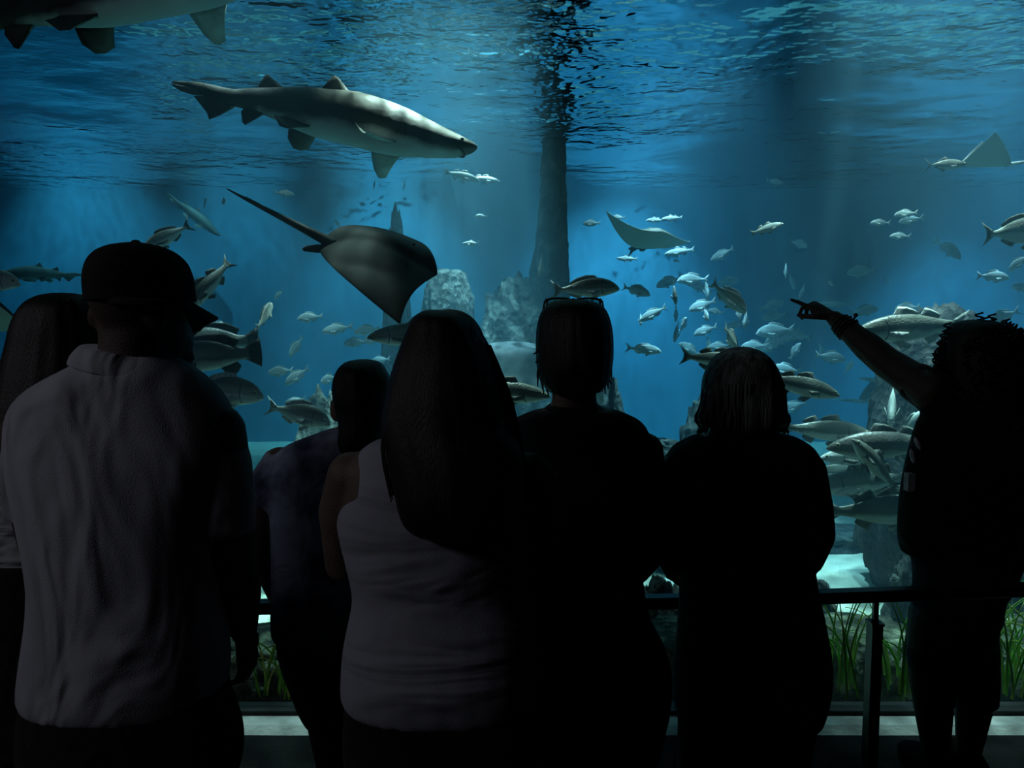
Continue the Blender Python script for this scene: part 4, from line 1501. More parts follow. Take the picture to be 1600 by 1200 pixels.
def hair_geo(g, rows, d, amp=0.05, ridges=26, seed=0, n=72, sub=4):
    """lofted hair volume with strand ridges running down it"""
    rr = smoothcurve([tuple(r) + (0,) * (5 - len(r)) for r in rows], (len(rows) - 1) * sub + 1)
    rings = []
    m = len(rr)
    for i, (py, xl, xr, hd, yo) in enumerate(rr):
        Yc = d + yo
        a, b = at(xl, py, Yc), at(xr, py, Yc)
        rx = max(0.003, (b.x - a.x) / 2)
        cx, cz = (a.x + b.x) / 2, a.z
        t = i / m
        ring = []
        for k in range(n):
            an = 2 * pi * k / n
            s = 1 + amp * (mnoise.noise((cos(an) * ridges / 5, sin(an) * ridges / 5, seed + t * 2.2)) * .8 + .4 * mnoise.noise((cos(an) * ridges / 1.8, sin(an) * ridges / 1.8, seed + 9 + t * 3.5)))
            ring.append(Vector((cx + cos(an) * rx * s, Yc + sin(an) * max(.003, hd) * s, cz)))
        rings.append(ring)
    g.loft(rings)

def strand(g, pts, r=0.003, taper=True):
    P = [Vector(q) for q in smoothcurve([tuple(p) for p in pts], 10)]
    g.tube(P, [r * (1 - .7 * i / 9) if taper else r for i in range(10)], 5, round_ends=False)

def eyes(root, P, w):
    for s in (1, -1):
        g = Geo()
        g.ell(P(s * .38, .93, .03), (.011, .008, .008), nu=10, nv=6)
        e = local(g.build('eye', EYEW, None), root)
        g = Geo()
        g.ell(P(s * .38, .975, .03), (.005, .004, .005), nu=8, nv=5)
        ii = g.build('iris', EYE, None)
        ii.parent = e

def person(label, d, px):
    p = at(px, 1000, d)
    return empty('person', (p.x, d, 0), label, 'person', 'visitors at the window')
def finish_body(g, root, mat=None, voxel=0.0075, smooth=4):
    o = g.build('body', mat or SKIN, None)
    local(o, root)
    remesh(o, voxel, smooth)
    return o
def garment(name, g, root, mat, voxel=0.010, smooth=5):
    o = g.build(name, mat, None)
    local(o, root)
    remesh(o, voxel, smooth)
    return o
def V(px, py, Y):
    return at(px, py, Y)

# ---------------------------------------------------------------- man in cap and polo shirt
d = 1.55
man = person('man in a dark baseball cap and grey polo shirt, seen from behind', d, 205)
shirt_rows = [(553, 150, 262, .070, 0.0), (566, 128, 286, .085, .0), (584, 92, 312, .10, 0), (606, 52, 338, .105, 0), (632, 26, 356, .11, 0), (665, 16, 368, .115, 0), (720, 18, 372, .125, 0),
              (790, 34, 350, .13, .0), (850, 47, 343, .13, .0), (910, 55, 345, .125, .0), (970, 51, 352, .125, 0), (1030, 42, 356, .128, 0), (1078, 38, 352, .128, 0), (1094, 46, 346, .124, 0)]
g = Geo()
hc = at(222, 482, d)
hc_c = (hc.x, d, hc.z)
Ph = head_geo(g, hc_c, .073, .118, -.75, neck_to=at(212, 600, d), neck_r=.064)
g.tube([at(212, 470, d), at(214, 580, d + .0)], [.066, .072], 20)
g.ell(at(149, 491, d - .015), (.013, .022, .029), Matrix.Rotation(.25, 3, 'Y'))
g.loft(px_rings(shirt_rows, d, .012))
# right arm hanging, hand by the thigh
sh = at(334, 668, d)
arm = [sh, at(352, 760, d), at(362, 850, d + .01), at(374, 930, d + .05), at(380, 985, d + .09)]
g.tube(arm, [.062, .056, .050, .046, .031], 16)
hand_geo(g, at(381, 990, d + .10), (0.02, .25, -1), (1, -.25, 0), (0, 1, 0), [.35, .38, .42, .45], thumb_curl=.2)
# left arm bent forward, out of sight behind the trunk
arm2 = [at(50, 668, d), at(52, 770, d + .05), at(66, 850, d + .07), at(120, 850, d + .15), at(180, 845, d + .17)]
g.tube(arm2, [.058, .052, .048, .042, .029], 16)
hand_geo(g, at(185, 844, d + .17), (1, 0, .05), (0, 1, .1), (0, 0, 1), [.25, .25, .3, .3])
hipL, hipR = at(125, 1090, d), at(275, 1090, d)
kz, az = .49, .085
ankL, ankR = Vector((hipL.x - .03, d, az)), Vector((hipR.x + .04, d + .03, az))
leg_geo(g, (hipL.x, d, .90), (hipL.x - .01, d + .02, kz), ankL, r=(.088, .082, .062, .06, .04))
leg_geo(g, (hipR.x, d, .90), (hipR.x + .02, d + .03, kz), ankR, r=(.088, .082, .062, .06, .04))
finish_body(g, man, SKIN2)
eyes(man, Ph, .08)
g = Geo()
g.loft(px_rings(shirt_rows, d))
g.tube([at(330, 662, d), at(346, 730, d), at(350, 790, d), at(353, 836, d)], [.058, .062, .061, .060], 18, round_ends=False)
g.tube([at(52, 664, d), at(50, 740, d + .03), at(52, 800, d + .06)], [.055, .058, .058], 18, round_ends=False)
polo = garment('polo_shirt', g, man, POLO)
g = Geo()         # folded collar
rows = [(549, 136, 262, .078, .0, -.18), (558, 130, 276, .088, .0, -.20), (572, 122, 290, .096, 0, -.22), (584, 118, 296, .098, 0, -.22)]
g.loft(px_rings(rows, d, sub=3))
local(g.build('collar', POLO, None), man)
def trousers(root, hl, hr, kl, kr, al, ar, rows, d, mat, rt=.098, rk=.082, rb=.075, upto=0.10):
    g = Geo()
    g.loft(px_rings(rows, d))
    for h, k_, a in ((hl, kl, al), (hr, kr, ar)):
        h, k_, a = Vector(h), Vector(k_), Vector(a)
        e = Vector((a.x, a.y, upto))
        g.tube([h, h.lerp(k_, .5), k_, k_.lerp(e, .5), e], [rt, (rt + rk) / 2, rk, (rk + rb) / 2, rb], 18, round_ends=False)
    return garment('trousers', g, root, mat)
trousers(man, (hipL.x, d, .90), (hipR.x, d, .90), (hipL.x - .01, d + .02, kz), (hipR.x + .02, d + .03, kz), ankL, ankR,
         [(1040, 56, 346, .118, 0), (1080, 44, 356, .122, 0), (1130, 34, 374, .125, 0), (1180, 36, 378, .125, 0), (1240, 50, 362, .11, 0)], d, TROUSER, rt=.108)
shoe(man, ankL); shoe(man, ankR)
# baseball cap: crown, panels stitched by the button, brim turned to the right
cap_m = material('cap_black', (0.006, 0.006, 0.007), 0.9, 0.1, 30, 0.3, 300)
cap = None
g = Geo()
crow = [(470, 152, 290, .100, 0.0), (455, 149, 290, .105, 0), (430, 149, 285, .104, 0), (408, 156, 275, .096, 0), (393, 168, 262, .080, 0), (384, 182, 246, .058, 0), (380, 198, 228, .030, 0), (378.5, 208, 218, .012, 0)]
rr_ = smoothcurve([(470, 222, 1.0), (455, 220, 1.0), (432, 218, .985), (410, 216, .90), (395, 214, .74), (386, 213, .54), (381, 212.5, .30), (378.5, 212, .08)], 22)
g.loft([ring_xy(at(x_, y_, d).x, d, at(x_, y_, d).z, .079 * k_, .105 * k_, 32, 2.1, 0, -.75) for (y_, x_, k_) in rr_])
cap = local(g.build('baseball_cap', cap_m, None), man)
g = Geo()          # brim: curved plate towards the face, to the right and away
bc = at(222, 466, d)
fd = Vector((sin(.95), cos(.95), 0))
sd = Vector((fd.y, -fd.x, 0))
vs, fs = [], []
NR, NS = 6, 14
for r in range(NR + 1):
    for s_ in range(NS + 1):
        t = -1 + 2 * s_ / NS
        u = r / NR
        out_ = .070 + (.075 * (1 - t * t * .75)) * u
        p = Vector((bc.x, d, bc.z)) + fd * (out_ * (1 - .12 * t * t)) + sd * t * .072 + Vector((0, 0, .008 - .045 * u * (1 - .1 * t * t) - .030 * t * t))
        vs.append(p)
nv = len(vs)
vs += [v - Vector((0, 0, .004)) for v in vs]
for r in range(NR):
    for s_ in range(NS):
        a = r * (NS + 1) + s_
        fs += [(a, a + 1, a + NS + 2, a + NS + 1), (nv + a, nv + a + NS + 1, nv + a + NS + 2, nv + a + 1)]
edge = [s_ for s_ in range(NS + 1)] + [r * (NS + 1) + NS for r in range(1, NR + 1)] + [NR * (NS + 1) + s_ for s_ in range(NS - 1, -1, -1)] + [r * (NS + 1) for r in range(NR - 1, 0, -1)]
for a, b in zip(edge, edge[1:] + edge[:1]):
    fs.append((a, b, nv + b, nv + a))
g.add(vs, fs)
br = g.build('brim', cap_m, None)
br.parent = cap
g = Geo()
g.ell(at(212, 378.5, d), (.009, .009, .005))
bt = g.build('button', cap_m, None)
bt.parent = cap
g = Geo()
g.tube([at(153, 468, d - .02), at(175, 470, d - .088), at(222, 472, d - .104), at(262, 472, d - .085)], [.006, .008, .008, .006], 8)
st = g.build('strap', cap_m, None)
st.parent = cap

# ---------------------------------------------------------------- woman with long dark hair at the left edge
d = 1.86
wl = person('woman with long dark hair and a light top at the left edge', d, 40)
rows = [(640, 60, 110, .06, 0), (662, 20, 148, .08, 0), (690, -40, 165, .10, 0), (730, -50, 168, .11, 0), (800, -40, 160, .115, 0), (870, -30, 150, .115, 0), (940, -34, 150, .115, 0), (1010, -46, 156, .12, 0), (1060, -50, 158, .12, 0)]
g = Geo()
hc = at(92, 545, d)
Ph = head_geo(g, (hc.x, d, hc.z), .070, .112, -.25, neck_to=at(85, 668, d), neck_r=.05)
g.loft(px_rings(rows, d, .012))
aL = [at(-25, 700, d), at(-10, 790, d - .03), at(-5, 860, d - .03), at(20, 905, d + .12), at(60, 900, d + .26)]
g.tube(aL, [.052, .047, .042, .036, .026], 16)
hand_geo(g, at(64, 899, d + .27), (.5, .6, .05), (0, 0, 1), (1, .2, 0), [.4, .4, .45, .5])
aR = [at(150, 700, d), at(160, 800, d + .05), at(158, 870, d + .10), at(140, 900, d + .25), at(120, 905, d + .33)]
g.tube(aR, [.05, .045, .04, .034, .025], 16)
hand_geo(g, at(118, 905, d + .335), (-.3, .6, .05), (0, 0, 1), (-1, .2, 0), [.4, .4, .45, .5])
hx0, hx1 = at(10, 1060, d).x, at(100, 1060, d).x
leg_geo(g, (hx0, d, .86), (hx0, d + .02, .47), (hx0 - .02, d, .08)); leg_geo(g, (hx1, d, .86), (hx1, d + .02, .47), (hx1 + .02, d, .08))
finish_body(g, wl)
eyes(wl, Ph, .07)
g = Geo()
g.loft(px_rings(rows[1:], d))
g.tube([at(-22, 698, d), at(-8, 770, d - .03), at(4, 862, d - .05)], [.056, .066, .080], 18, round_ends=False)
g.tube([at(148, 700, d), at(160, 790, d + .05), at(158, 840, d + .09)], [.054, .056, .058], 18, round_ends=False)
garment('blouse', g, wl, STRIPE_SHIRT)
trousers(wl, (hx0, d, .86), (hx1, d, .86), (hx0, d + .02, .47), (hx1, d + .02, .47), (hx0 - .02, d, .08), (hx1 + .02, d, .08),
         [(864, -60, 158, .128, 0), (940, -64, 158, .130, 0), (1010, -70, 162, .130, 0), (1080, -74, 166, .13, 0), (1160, -60, 160, .12, 0)], d, TROUSER, rt=.10)
shoe(wl, (hx0 - .02, d, .08)); shoe(wl, (hx1 + .02, d, .08))
g = Geo()
hair_geo(g, [(458, 86, 112, .03, 0), (463, 62, 138, .06, 0), (478, 42, 156, .09, 0), (505, 28, 166, .105, 0), (545, 18, 168, .11, -.01), (590, 6, 166, .11, -.03), (640, -8, 158, .10, -.06), (690, -12, 140, .085, -.09), (735, -12, 110, .06, -.11), (770, -8, 60, .035, -.125)], d, .05, 26, 3)
for k in range(10):
    a = random.uniform(0, 1)
    strand(g, [at(10 + 20 * a, 560, d - .05), at(0 + 18 * a, 640, d - .09), at(2 + 22 * a, 710, d - .125), at(6 + 26 * a, 745 + 20 * a, d - .13)], .004)
local(g.build('long_hair', HAIR_BLACK, None), wl)

# ---------------------------------------------------------------- teenager in the tie-dye shirt
d = 1.93
tee = person('teenager in a blue tie-dye t-shirt leaning on the rail', d, 500)
rows = [(668, 520, 585, .05, .01), (686, 470, 620, .075, .0), (700, 440, 640, .092, 0), (722, 424, 652, .10, 0), (760, 421, 652, .105, 0), (820, 424, 642, .105, 0), (880, 426, 634, .105, 0), (940, 425, 632, .108, -.02), (980, 425, 634, .11, -.03), (994, 428, 632, .11, -.03)]
g = Geo()
hc = at(568, 632, d)
Ph = head_geo(g, (hc.x, d, hc.z), .070, .108, .55, neck_to=at(555, 700, d), neck_r=.047)
g.loft(px_rings(rows, d, .012))
aL = [at(440, 722, d), at(416, 780, d + .01), at(404, 850, d + .03), at(418, 892, d + .10), on_rail(448)]
g.tube(aL, [.048, .042, .036, .033, .024], 16)
hand_geo(g, on_rail(448), (.4, .8, -.1), (0, 0, 1), (1, 0, 0), [.45, .45, .5, .5], L=.15)
aR = [at(634, 722, d), at(652, 790, d + .04), at(650, 860, d + .04), at(630, 900, d + .12), on_rail(605)]
g.tube(aR, [.046, .041, .036, .032, .024], 16)
hand_geo(g, on_rail(605), (-.4, .8, -.1), (0, 0, 1), (-1, 0, 0), [.45, .45, .5, .5], L=.15)
hx0, hx1 = at(500, 1040, d).x, at(585, 1040, d).x
leg_geo(g, (hx0 + .01, d - .03, .80), (hx0 + .07, d + .0, .42), (hx0 + .09, d, .08), r=(.07, .062, .052, .05, .034)); leg_geo(g, (hx1, d - .03, .80), (hx1 + .02, d + .02, .42), (hx1 + .03, d, .08), r=(.07, .062, .052, .05, .034))
finish_body(g, tee)
eyes(tee, Ph, .07)
g = Geo()
g.loft(px_rings(rows, d))
g.tube([at(446, 718, d), at(424, 752, d), at(409, 782, d + .01)], [.052, .053, .052], 18, round_ends=False)
g.tube([at(632, 720, d), at(648, 760, d + .02), at(654, 792, d + .04)], [.050, .051, .050], 18, round_ends=False)
garment('tshirt', g, tee, TIEDYE)
trousers(tee, (hx0 + .01, d - .03, .82), (hx1, d - .03, .82), (hx0 + .07, d + .0, .42), (hx1 + .02, d + .02, .42), (hx0 + .09, d, .08), (hx1 + .03, d, .08),
         [(960, 438, 624, .10, -.02), (1000, 433, 630, .105, -.03), (1040, 442, 636, .11, -.03), (1080, 458, 640, .11, -.03), (1115, 474, 636, .11, -.02), (1150, 505, 630, .09, -.01)], d, TROUSER, rt=.075, rk=.07, rb=.065)
shoe(tee, (hx0 + .09, d, .08)); shoe(tee, (hx1 + .03, d, .08))
g = Geo()
hair_geo(g, [(562, 556, 576, .03, 0), (566, 540, 592, .06, 0), (578, 528, 602, .09, 0), (600, 521, 612, .100, 0), (622, 522, 615, .100, -.01), (645, 527, 614, .095, -.02), (668, 530, 606, .075, -.05), (690, 528, 590, .055, -.085), (706, 532, 575, .035, -.105)], d, .04, 24, 7)
local(g.build('tied_hair', HAIR_BLACK, None), tee)

# ---------------------------------------------------------------- woman with long hair and tank top
d = 1.50
wc = person('woman with long straight hair and a pale sleeveless top', d, 690)
body_rows = [(660, 640, 735, .06, 0), (684, 598, 775, .08, 0), (702, 560, 812, .092, 0), (726, 536, 832, .105, 0), (770, 532, 838, .115, 0), (815, 530, 838, .12, 0), (850, 537, 836, .12, 0), (895, 548, 832, .115, 0), (930, 554, 832, .112, -.0), (965, 548, 836, .115, -.01), (1005, 540, 840, .122, -.015), (1040, 537, 842, .126, -.02), (1080, 536, 842, .126, -.02), (1096, 545, 838, .122, -.02)]
g = Geo()
hc = at(700, 575, d)
Ph = head_geo(g, (hc.x, d + .02, hc.z), .074, .115, .15, neck_to=at(690, 690, d), neck_r=.05)
g.loft(px_rings(body_rows, d, .010))
aL = [at(552, 738, d), at(533, 800, d + .02), at(537, 880, d + .06), at(590, 885, d + .17), at(650, 878, d + .19)]
g.tube(aL, [.050, .046, .041, .036, .026], 16)
hand_geo(g, at(655, 877, d + .19), (1, .05, .1), (0, 1, .2), (0, 0, 1), [.3, .3, .35, .4])
aR = [at(824, 738, d), at(846, 810, d + .02), at(842, 890, d + .06), at(790, 880, d + .20), at(730, 868, d + .24)]
g.tube(aR, [.050, .046, .041, .036, .026], 16)
hand_geo(g, at(725, 867, d + .24), (-1, .05, .1), (0, 1, .2), (0, 0, 1), [.3, .3, .35, .4])
hx0, hx1 = at(630, 1090, d).x, at(750, 1090, d).x
leg_geo(g, (hx0, d, .88), (hx0, d + .02, .48), (hx0 - .01, d, .08)); leg_geo(g, (hx1, d, .88), (hx1, d + .02, .48), (hx1 + .02, d, .08))
finish_body(g, wc)
eyes(wc, Ph, .074)
g = Geo()
top_rows = [(768, 552, 818, .116, 0), (790, 536, 834, .120, 0)] + body_rows[5:]
g.loft(px_rings(top_rows, d, -.003))
up_rows = [(688, 588, 786, .088, 0), (702, 566, 806, .098, 0), (726, 556, 812, .110, 0), (770, 552, 818, .119, 0)]
g.loft(px_rings(up_rows, d, -.002))
garment('tank_top', g, wc, TANK_TOP, .009)
trousers(wc, (hx0, d, .88), (hx1, d, .88), (hx0, d + .02, .48), (hx1, d + .02, .48), (hx0 - .01, d, .08), (hx1 + .02, d, .08),
         [(1050, 546, 838, .120, -.02), (1090, 540, 846, .124, -.02), (1150, 536, 852, .128, -.02), (1210, 542, 846, .125, -.01), (1290, 560, 830, .11, 0)], d, TROUSER, rt=.108)
shoe(wc, (hx0 - .01, d, .08)); shoe(wc, (hx1 + .02, d, .08))
g = Geo()
hair_geo(g, [(484, 670, 690, .03, .0), (488, 657, 710, .06, .0), (497, 646, 730, .085, 0), (515, 637, 749, .10, 0), (545, 625, 767, .11, -.01), (580, 613, 780, .115, -.02), (620, 604, 790, .115, -.035), (660, 598, 799, .11, -.05), (700, 604, 814, .10, -.075), (740, 612, 818, .09, -.095), (780, 618, 816, .08, -.11), (815, 628, 806, .065, -.12), (833, 645, 780, .05, -.125), (840, 665, 745, .03, -.128)], d, .035, 30, 11)
for k in range(16):
    u = random.random()
    x0 = 606 + 14 * random.random()
    strand(g, [at(x0 + 40, 540, d - .05), at(x0 + 4, 630, d - .07), at(x0 - 14 * u, 700, d - .09), at(x0 + 4, 760 + 30 * u, d - .11)], .0045)
    x1 = 796 + 10 * random.random()
    strand(g, [at(x1 - 40, 540, d - .04), at(x1 - 4, 630, d - .06), at(x1 + 16 * u + 6, 720, d - .08), at(x1 + 20 * u, 770 + 30 * u, d - .10)], .0045)
local(g.build('long_hair', HAIR_BROWN, None), wc)

# ---------------------------------------------------------------- visitor with glasses pushed up on short hair
d = 1.82
pg = person('visitor in a dark t-shirt with glasses pushed up on short hair', d, 900)
rows = [(628, 862, 932, .055, 0), (640, 838, 962, .075, 0), (656, 800, 1000, .092, 0), (680, 778, 1016, .10, 0), (715, 770, 1026, .108, 0), (770, 772, 1024, .112, 0), (830, 782, 1012, .112, 0), (890, 790, 1004, .112, 0), (940, 786, 1010, .115, 0), (990, 776, 1024, .12, 0), (1030, 772, 1030, .12, 0)]
g = Geo()
hc = at(897, 545, d)
Ph = head_geo(g, (hc.x, d, hc.z), .073, .115, .1, neck_to=at(895, 655, d), neck_r=.054)
g.loft(px_rings(rows, d, .012))
aR = [at(1005, 700, d), at(1014, 770, d + .0), at(1012, 860, d + .03), at(985, 900, d + .14), on_rail(955)]
g.tube(aR, [.048, .046, .040, .035, .026], 16)
hand_geo(g, on_rail(955), (-.4, .8, -.1), (0, 0, 1), (-1, 0, 0), [.45, .45, .5, .5])
aL = [at(792, 700, d), at(784, 770, d + .0), at(790, 860, d + .03), at(815, 900, d + .14), on_rail(845)]
g.tube(aL, [.048, .046, .040, .035, .026], 16)
hand_geo(g, on_rail(845), (.4, .8, -.1), (0, 0, 1), (1, 0, 0), [.45, .45, .5, .5])
hx0, hx1 = at(850, 1060, d).x, at(955, 1060, d).x
leg_geo(g, (hx0, d, .82), (hx0, d + .02, .45), (hx0 - .01, d, .08)); leg_geo(g, (hx1, d, .82), (hx1, d + .02, .45), (hx1 + .02, d, .08))
finish_body(g, pg)
eyes(pg, Ph, .073)
g = Geo()
g.loft(px_rings(rows[1:], d))
g.tube([at(998, 694, d), at(1008, 750, d), at(1011, 830, d + .02)], [.050, .053, .052], 18, round_ends=False)
g.tube([at(1011, 810, d + .015), at(1010, 868, d + .03), at(990, 893, d + .09)], [.047, .043, .039], 16, round_ends=False)
g.tube([at(798, 694, d), at(788, 750, d), at(786, 830, d + .02)], [.050, .053, .052], 18, round_ends=False)
garment('tshirt', g, pg, NAVY_CLOTH)
g = Geo()
g.loft(px_rings([(632, 858, 934, .060, 0), (640, 848, 946, .068, 0), (648, 842, 954, .072, 0)], d, sub=2))
local(g.build('neckband', NAVY_CLOTH, None), pg)
trousers(pg, (hx0, d, .82), (hx1, d, .82), (hx0, d + .02, .45), (hx1, d + .02, .45), (hx0 - .01, d, .08), (hx1 + .02, d, .08),
         [(960, 792, 1012, .112, 0), (1000, 780, 1034, .118, 0), (1050, 774, 1050, .122, 0), (1110, 776, 1046, .12, 0), (1180, 790, 1030, .11, 0)], d, TROUSER, rt=.092)
shoe(pg, (hx0 - .01, d, .08)); shoe(pg, (hx1 + .02, d, .08))
g = Geo()
hair_geo(g, [(468, 880, 910, .03, 0), (471, 864, 926, .055, 0), (479, 852, 941, .08, 0), (494, 843, 950, .095, 0), (520, 838, 956, .104, 0), (555, 838, 957, .105, -.005), (580, 840, 954, .10, -.012), (598, 846, 949, .088, -.022), (612, 858, 938, .065, -.04)], d, .05, 24, 15)
for (x0, y0, x1, y1) in [(842, 545, 833, 553), (842, 560, 836, 566), (841, 580, 840, 604), (846, 588, 850, 616), (852, 595, 858, 620), (950, 575, 950, 608), (954, 565, 956, 592), (944, 590, 946, 616), (936, 600, 942, 612), (866, 600, 870, 618), (924, 600, 922, 618), (948, 585, 956, 600)]:
    strand(g, [at(x0 + (897 - x0) * .1, y0 - 20, d - .03), at(x0, y0, d - .03), at((x0 + x1) / 2, (y0 + y1) / 2 + 2, d - .035), at(x1, y1, d - .035)], .0045)
local(g.build('short_hair', HAIR_BLACK, None), pg)
# glasses on top of the head
gm = material('glasses_frame', (0.012, 0.012, 0.013), 0.25, 0.1, 20, spec=0.6)
gy = d + .045
gla = empty('glasses', at(896, 472, gy), 'dark-rimmed glasses resting on top of the short black hair', 'glasses')
lens_m = bpy.data.materials.new('lens_glass')
T = NT(lens_m)
tr = T.n('BsdfTransparent', Color=(0.8, 0.85, 0.85)); gs = T.n('BsdfGlossy', Roughness=0.03)
fr = T.n('Fresnel', IOR=1.3); mx = T.n('MixShader')
T.set(mx.inputs[0], fr.outputs[0]); T.set(mx.inputs[1], tr.outputs[0]); T.set(mx.inputs[2], gs.outputs[0])
T.t.links.new(mx.outputs[0], T.out.inputs['Surface'])
for s in (-1, 1):
    cxp = 896 + s * 23
    pts = []
    for k in range(25):
        a = 2 * pi * k / 24
        ex = math.copysign(abs(cos(a)) ** .6, cos(a)) * 19
        ey = math.copysign(abs(sin(a)) ** .6, sin(a)) * 8.5
        pts.append(at(cxp + ex, 474.5 - ey, gy + .004 * sin(a)))
    g = Geo()
    g.tube(pts, [.0028] * 25, 6, round_ends=False)
    o = local(g.build('rim', gm, None), gla)
    g = Geo()
    cpt = sum(pts[:-1], Vector()) / 24
    vs = [cpt + (p - cpt) * .98 + Vector((0, e_, 0)) for e_ in (-.0008, .0008) for p in pts[:-1]]
    fs = [tuple(range(24)), tuple(range(47, 23, -1))] + [(k, (k + 1) % 24, 24 + (k + 1) % 24, 24 + k) for k in range(24)]
    g.add(vs, fs)
    local(g.build('lens', lens_m, None, smooth=False), gla)
    g = Geo()
    strand(g, [at(896 + s * 42, 467, gy), at(896 + s * 45, 472, gy - .02), at(896 + s * 47, 486, gy - .055), at(896 + s * 50, 505, gy - .085)], .0026, False)
    local(g.build('temple_arm', gm, None), gla)
g = Geo()
g.tube([at(892, 469, gy), at(896, 467.5, gy), at(900, 469, gy)], [.0028] * 3, 6)
local(g.build('bridge', gm, None), gla)

# ---------------------------------------------------------------- visitor with grey bob
d = 1.97
gh = person('visitor with chin-length grey hair and a black long-sleeved top', d, 1165)
rows = [(668, 1118, 1206, .06, 0), (680, 1088, 1238, .08, 0), (695, 1056, 1266, .10, 0), (715, 1042, 1278, .11, 0), (760, 1044, 1278, .118, 0), (830, 1056, 1272, .12, 0), (890, 1062, 1270, .122, -.01), (940, 1062, 1280, .126, -.02), (990, 1058, 1290, .13, -.02), (1040, 1052, 1297, .132, -.02), (1090, 1052, 1292, .13, -.02), (1125, 1058, 1280, .125, -.01)]
g = Geo()
hc = at(1163, 615, d)
Ph = head_geo(g, (hc.x, d, hc.z), .072, .112, -.15, neck_to=at(1163, 695, d), neck_r=.05)
g.loft(px_rings(rows, d, .012))
aL = [at(1056, 730, d), at(1050, 800, d), at(1052, 862, d + .02), at(1064, 895, d + .08), on_rail(1090)]
g.tube(aL, [.046, .044, .039, .035, .026], 16)
hand_geo(g, on_rail(1090), (.4, .8, -.1), (0, 0, 1), (1, 0, 0), [.45, .45, .5, .5])
aR = [at(1262, 730, d), at(1274, 790, d), at(1278, 835, d + .02), at(1258, 885, d + .08), on_rail(1232)]
g.tube(aR, [.046, .044, .039, .035, .026], 16)
hand_geo(g, on_rail(1232), (-.4, .8, -.1), (0, 0, 1), (-1, 0, 0), [.45, .45, .5, .5])
hx0, hx1 = at(1110, 1110, d).x, at(1225, 1110, d).x
leg_geo(g, (hx0, d, .78), (hx0, d + .02, .43), (hx0 - .01, d, .08)); leg_geo(g, (hx1, d, .78), (hx1, d + .02, .43), (hx1 + .01, d, .08))
finish_body(g, gh)
eyes(gh, Ph, .072)
g = Geo()
g.loft(px_rings(rows[1:], d))
g.tube([at(1060, 722, d), at(1051, 790, d), at(1049, 862, d + .02), at(1061, 892, d + .08)], [.050, .051, .046, .042], 18, round_ends=False)
g.tube([at(1256, 722, d), at(1270, 790, d), at(1277, 836, d + .02), at(1260, 880, d + .08)], [.050, .051, .047, .042], 18, round_ends=False)
garment('long_sleeved_top', g, gh, BLACK_CLOTH)
trousers(gh, (hx0, d, .78), (hx1, d, .78), (hx0, d + .02, .43), (hx1, d + .02, .43), (hx0 - .01, d, .08), (hx1 + .01, d, .08),
         [(1080, 1062, 1284, .124, -.01), (1110, 1064, 1278, .12, -.01), (1150, 1070, 1268, .118, 0), (1200, 1078, 1256, .11, 0)], d, TROUSER, rt=.085)
shoe(gh, (hx0 - .01, d, .08)); shoe(gh, (hx1 + .01, d, .08))
g = Geo()
hair_geo(g, [(542, 1152, 1168, .02, 0), (544, 1143, 1177, .04, 0), (550, 1130, 1190, .066, 0), (561, 1116, 1203, .088, 0), (579, 1105, 1214, .102, 0), (602, 1098, 1221, .108, 0), (630, 1096, 1226, .108, -.005), (650, 1098, 1227, .10, -.012), (665, 1106, 1222, .088, -.02), (676, 1118, 1210, .06, -.03)], d, .07, 22, 19)
for k in range(34):        # wavy ends
    u = k / 33
    a = pi * (1.02 + .96 * u)
    xx = 1162 + cos(a) * 64
    yy = d + sin(a) * .105
    s = random.uniform(-1, 1)
    flick = (-12 if xx < 1162 else 10) * random.uniform(.1, 1) * abs(cos(a))
    if abs(cos(a)) > .75:
        strand(g, [at(xx * .97 + 1162 * .03, 610, yy), at(xx + 4 * s, 634, yy - .01), at(xx + 1.3 * flick, 654, yy - .01), at(xx + flick * .5, 668, yy), at(xx + flick * 1.2, 676, yy)], .009)
    strand(g, [at(xx * .96 + 1162 * .04, 600, yy), at(xx + s * 2, 632, yy), at(xx - s * 3, 655, yy), at(xx + flick, 672 + 8 * random.random(), yy)], .006)
local(g.build('grey_bob', HAIR_GREY, None), gh)

# ---------------------------------------------------------------- curly-haired visitor pointing at the fish
d = 2.62
pw = person('curly-haired visitor in a black top and cropped jeans pointing at the fish', d, 1500)
rows = [(606, 1502, 1560, .06, 0), (622, 1478, 1588, .08, 0), (636, 1452, 1606, .095, 0), (660, 1436, 1614, .105, 0), (700, 1424, 1612, .11, 0), (750, 1413, 1606, .115, 0), (800, 1407, 1598, .115, 0), (840, 1406, 1590, .115, 0), (866, 1412, 1584, .112, 0)]
low = [(850, 1420, 1578, .10, 0), (890, 1430, 1574, .105, 0), (930, 1430, 1566, .112, 0), (970, 1428, 1556, .115, 0), (1000, 1426, 1548, .112, 0), (1020, 1432, 1540, .10, 0)]
g = Geo()
hc = at(1520, 562, d)
Ph = head_geo(g, (hc.x, d, hc.z), .074, .116, .75, neck_to=at(1528, 640, d), neck_r=.054)
g.loft(px_rings(rows, d, .010))
g.loft(px_rings(low, d, .012))
# raised arm, reaching up left towards the glass
S_, E_, W_ = at(1452, 610, d + .02), at(1385, 566, d + .16), at(1302, 496, d + .33)
g.tube([at(1500, 650, d), S_, S_.lerp(E_, .5), E_, E_.lerp(W_, .35), E_.lerp(W_, .75), W_], [.068, .068, .060, .056, .053, .038, .029], 18)
pd = (at(1240, 455, d + .42) - W_).normalized()
hand_geo(g, W_, (pd + Vector((0, 0, -.06))), Vector((.25, -.55, .8)), Vector((-.2, -.3, -.9)), [.06, .95, 1.1, 1.15], L=.19, thumb_curl=.35, spread=.08)
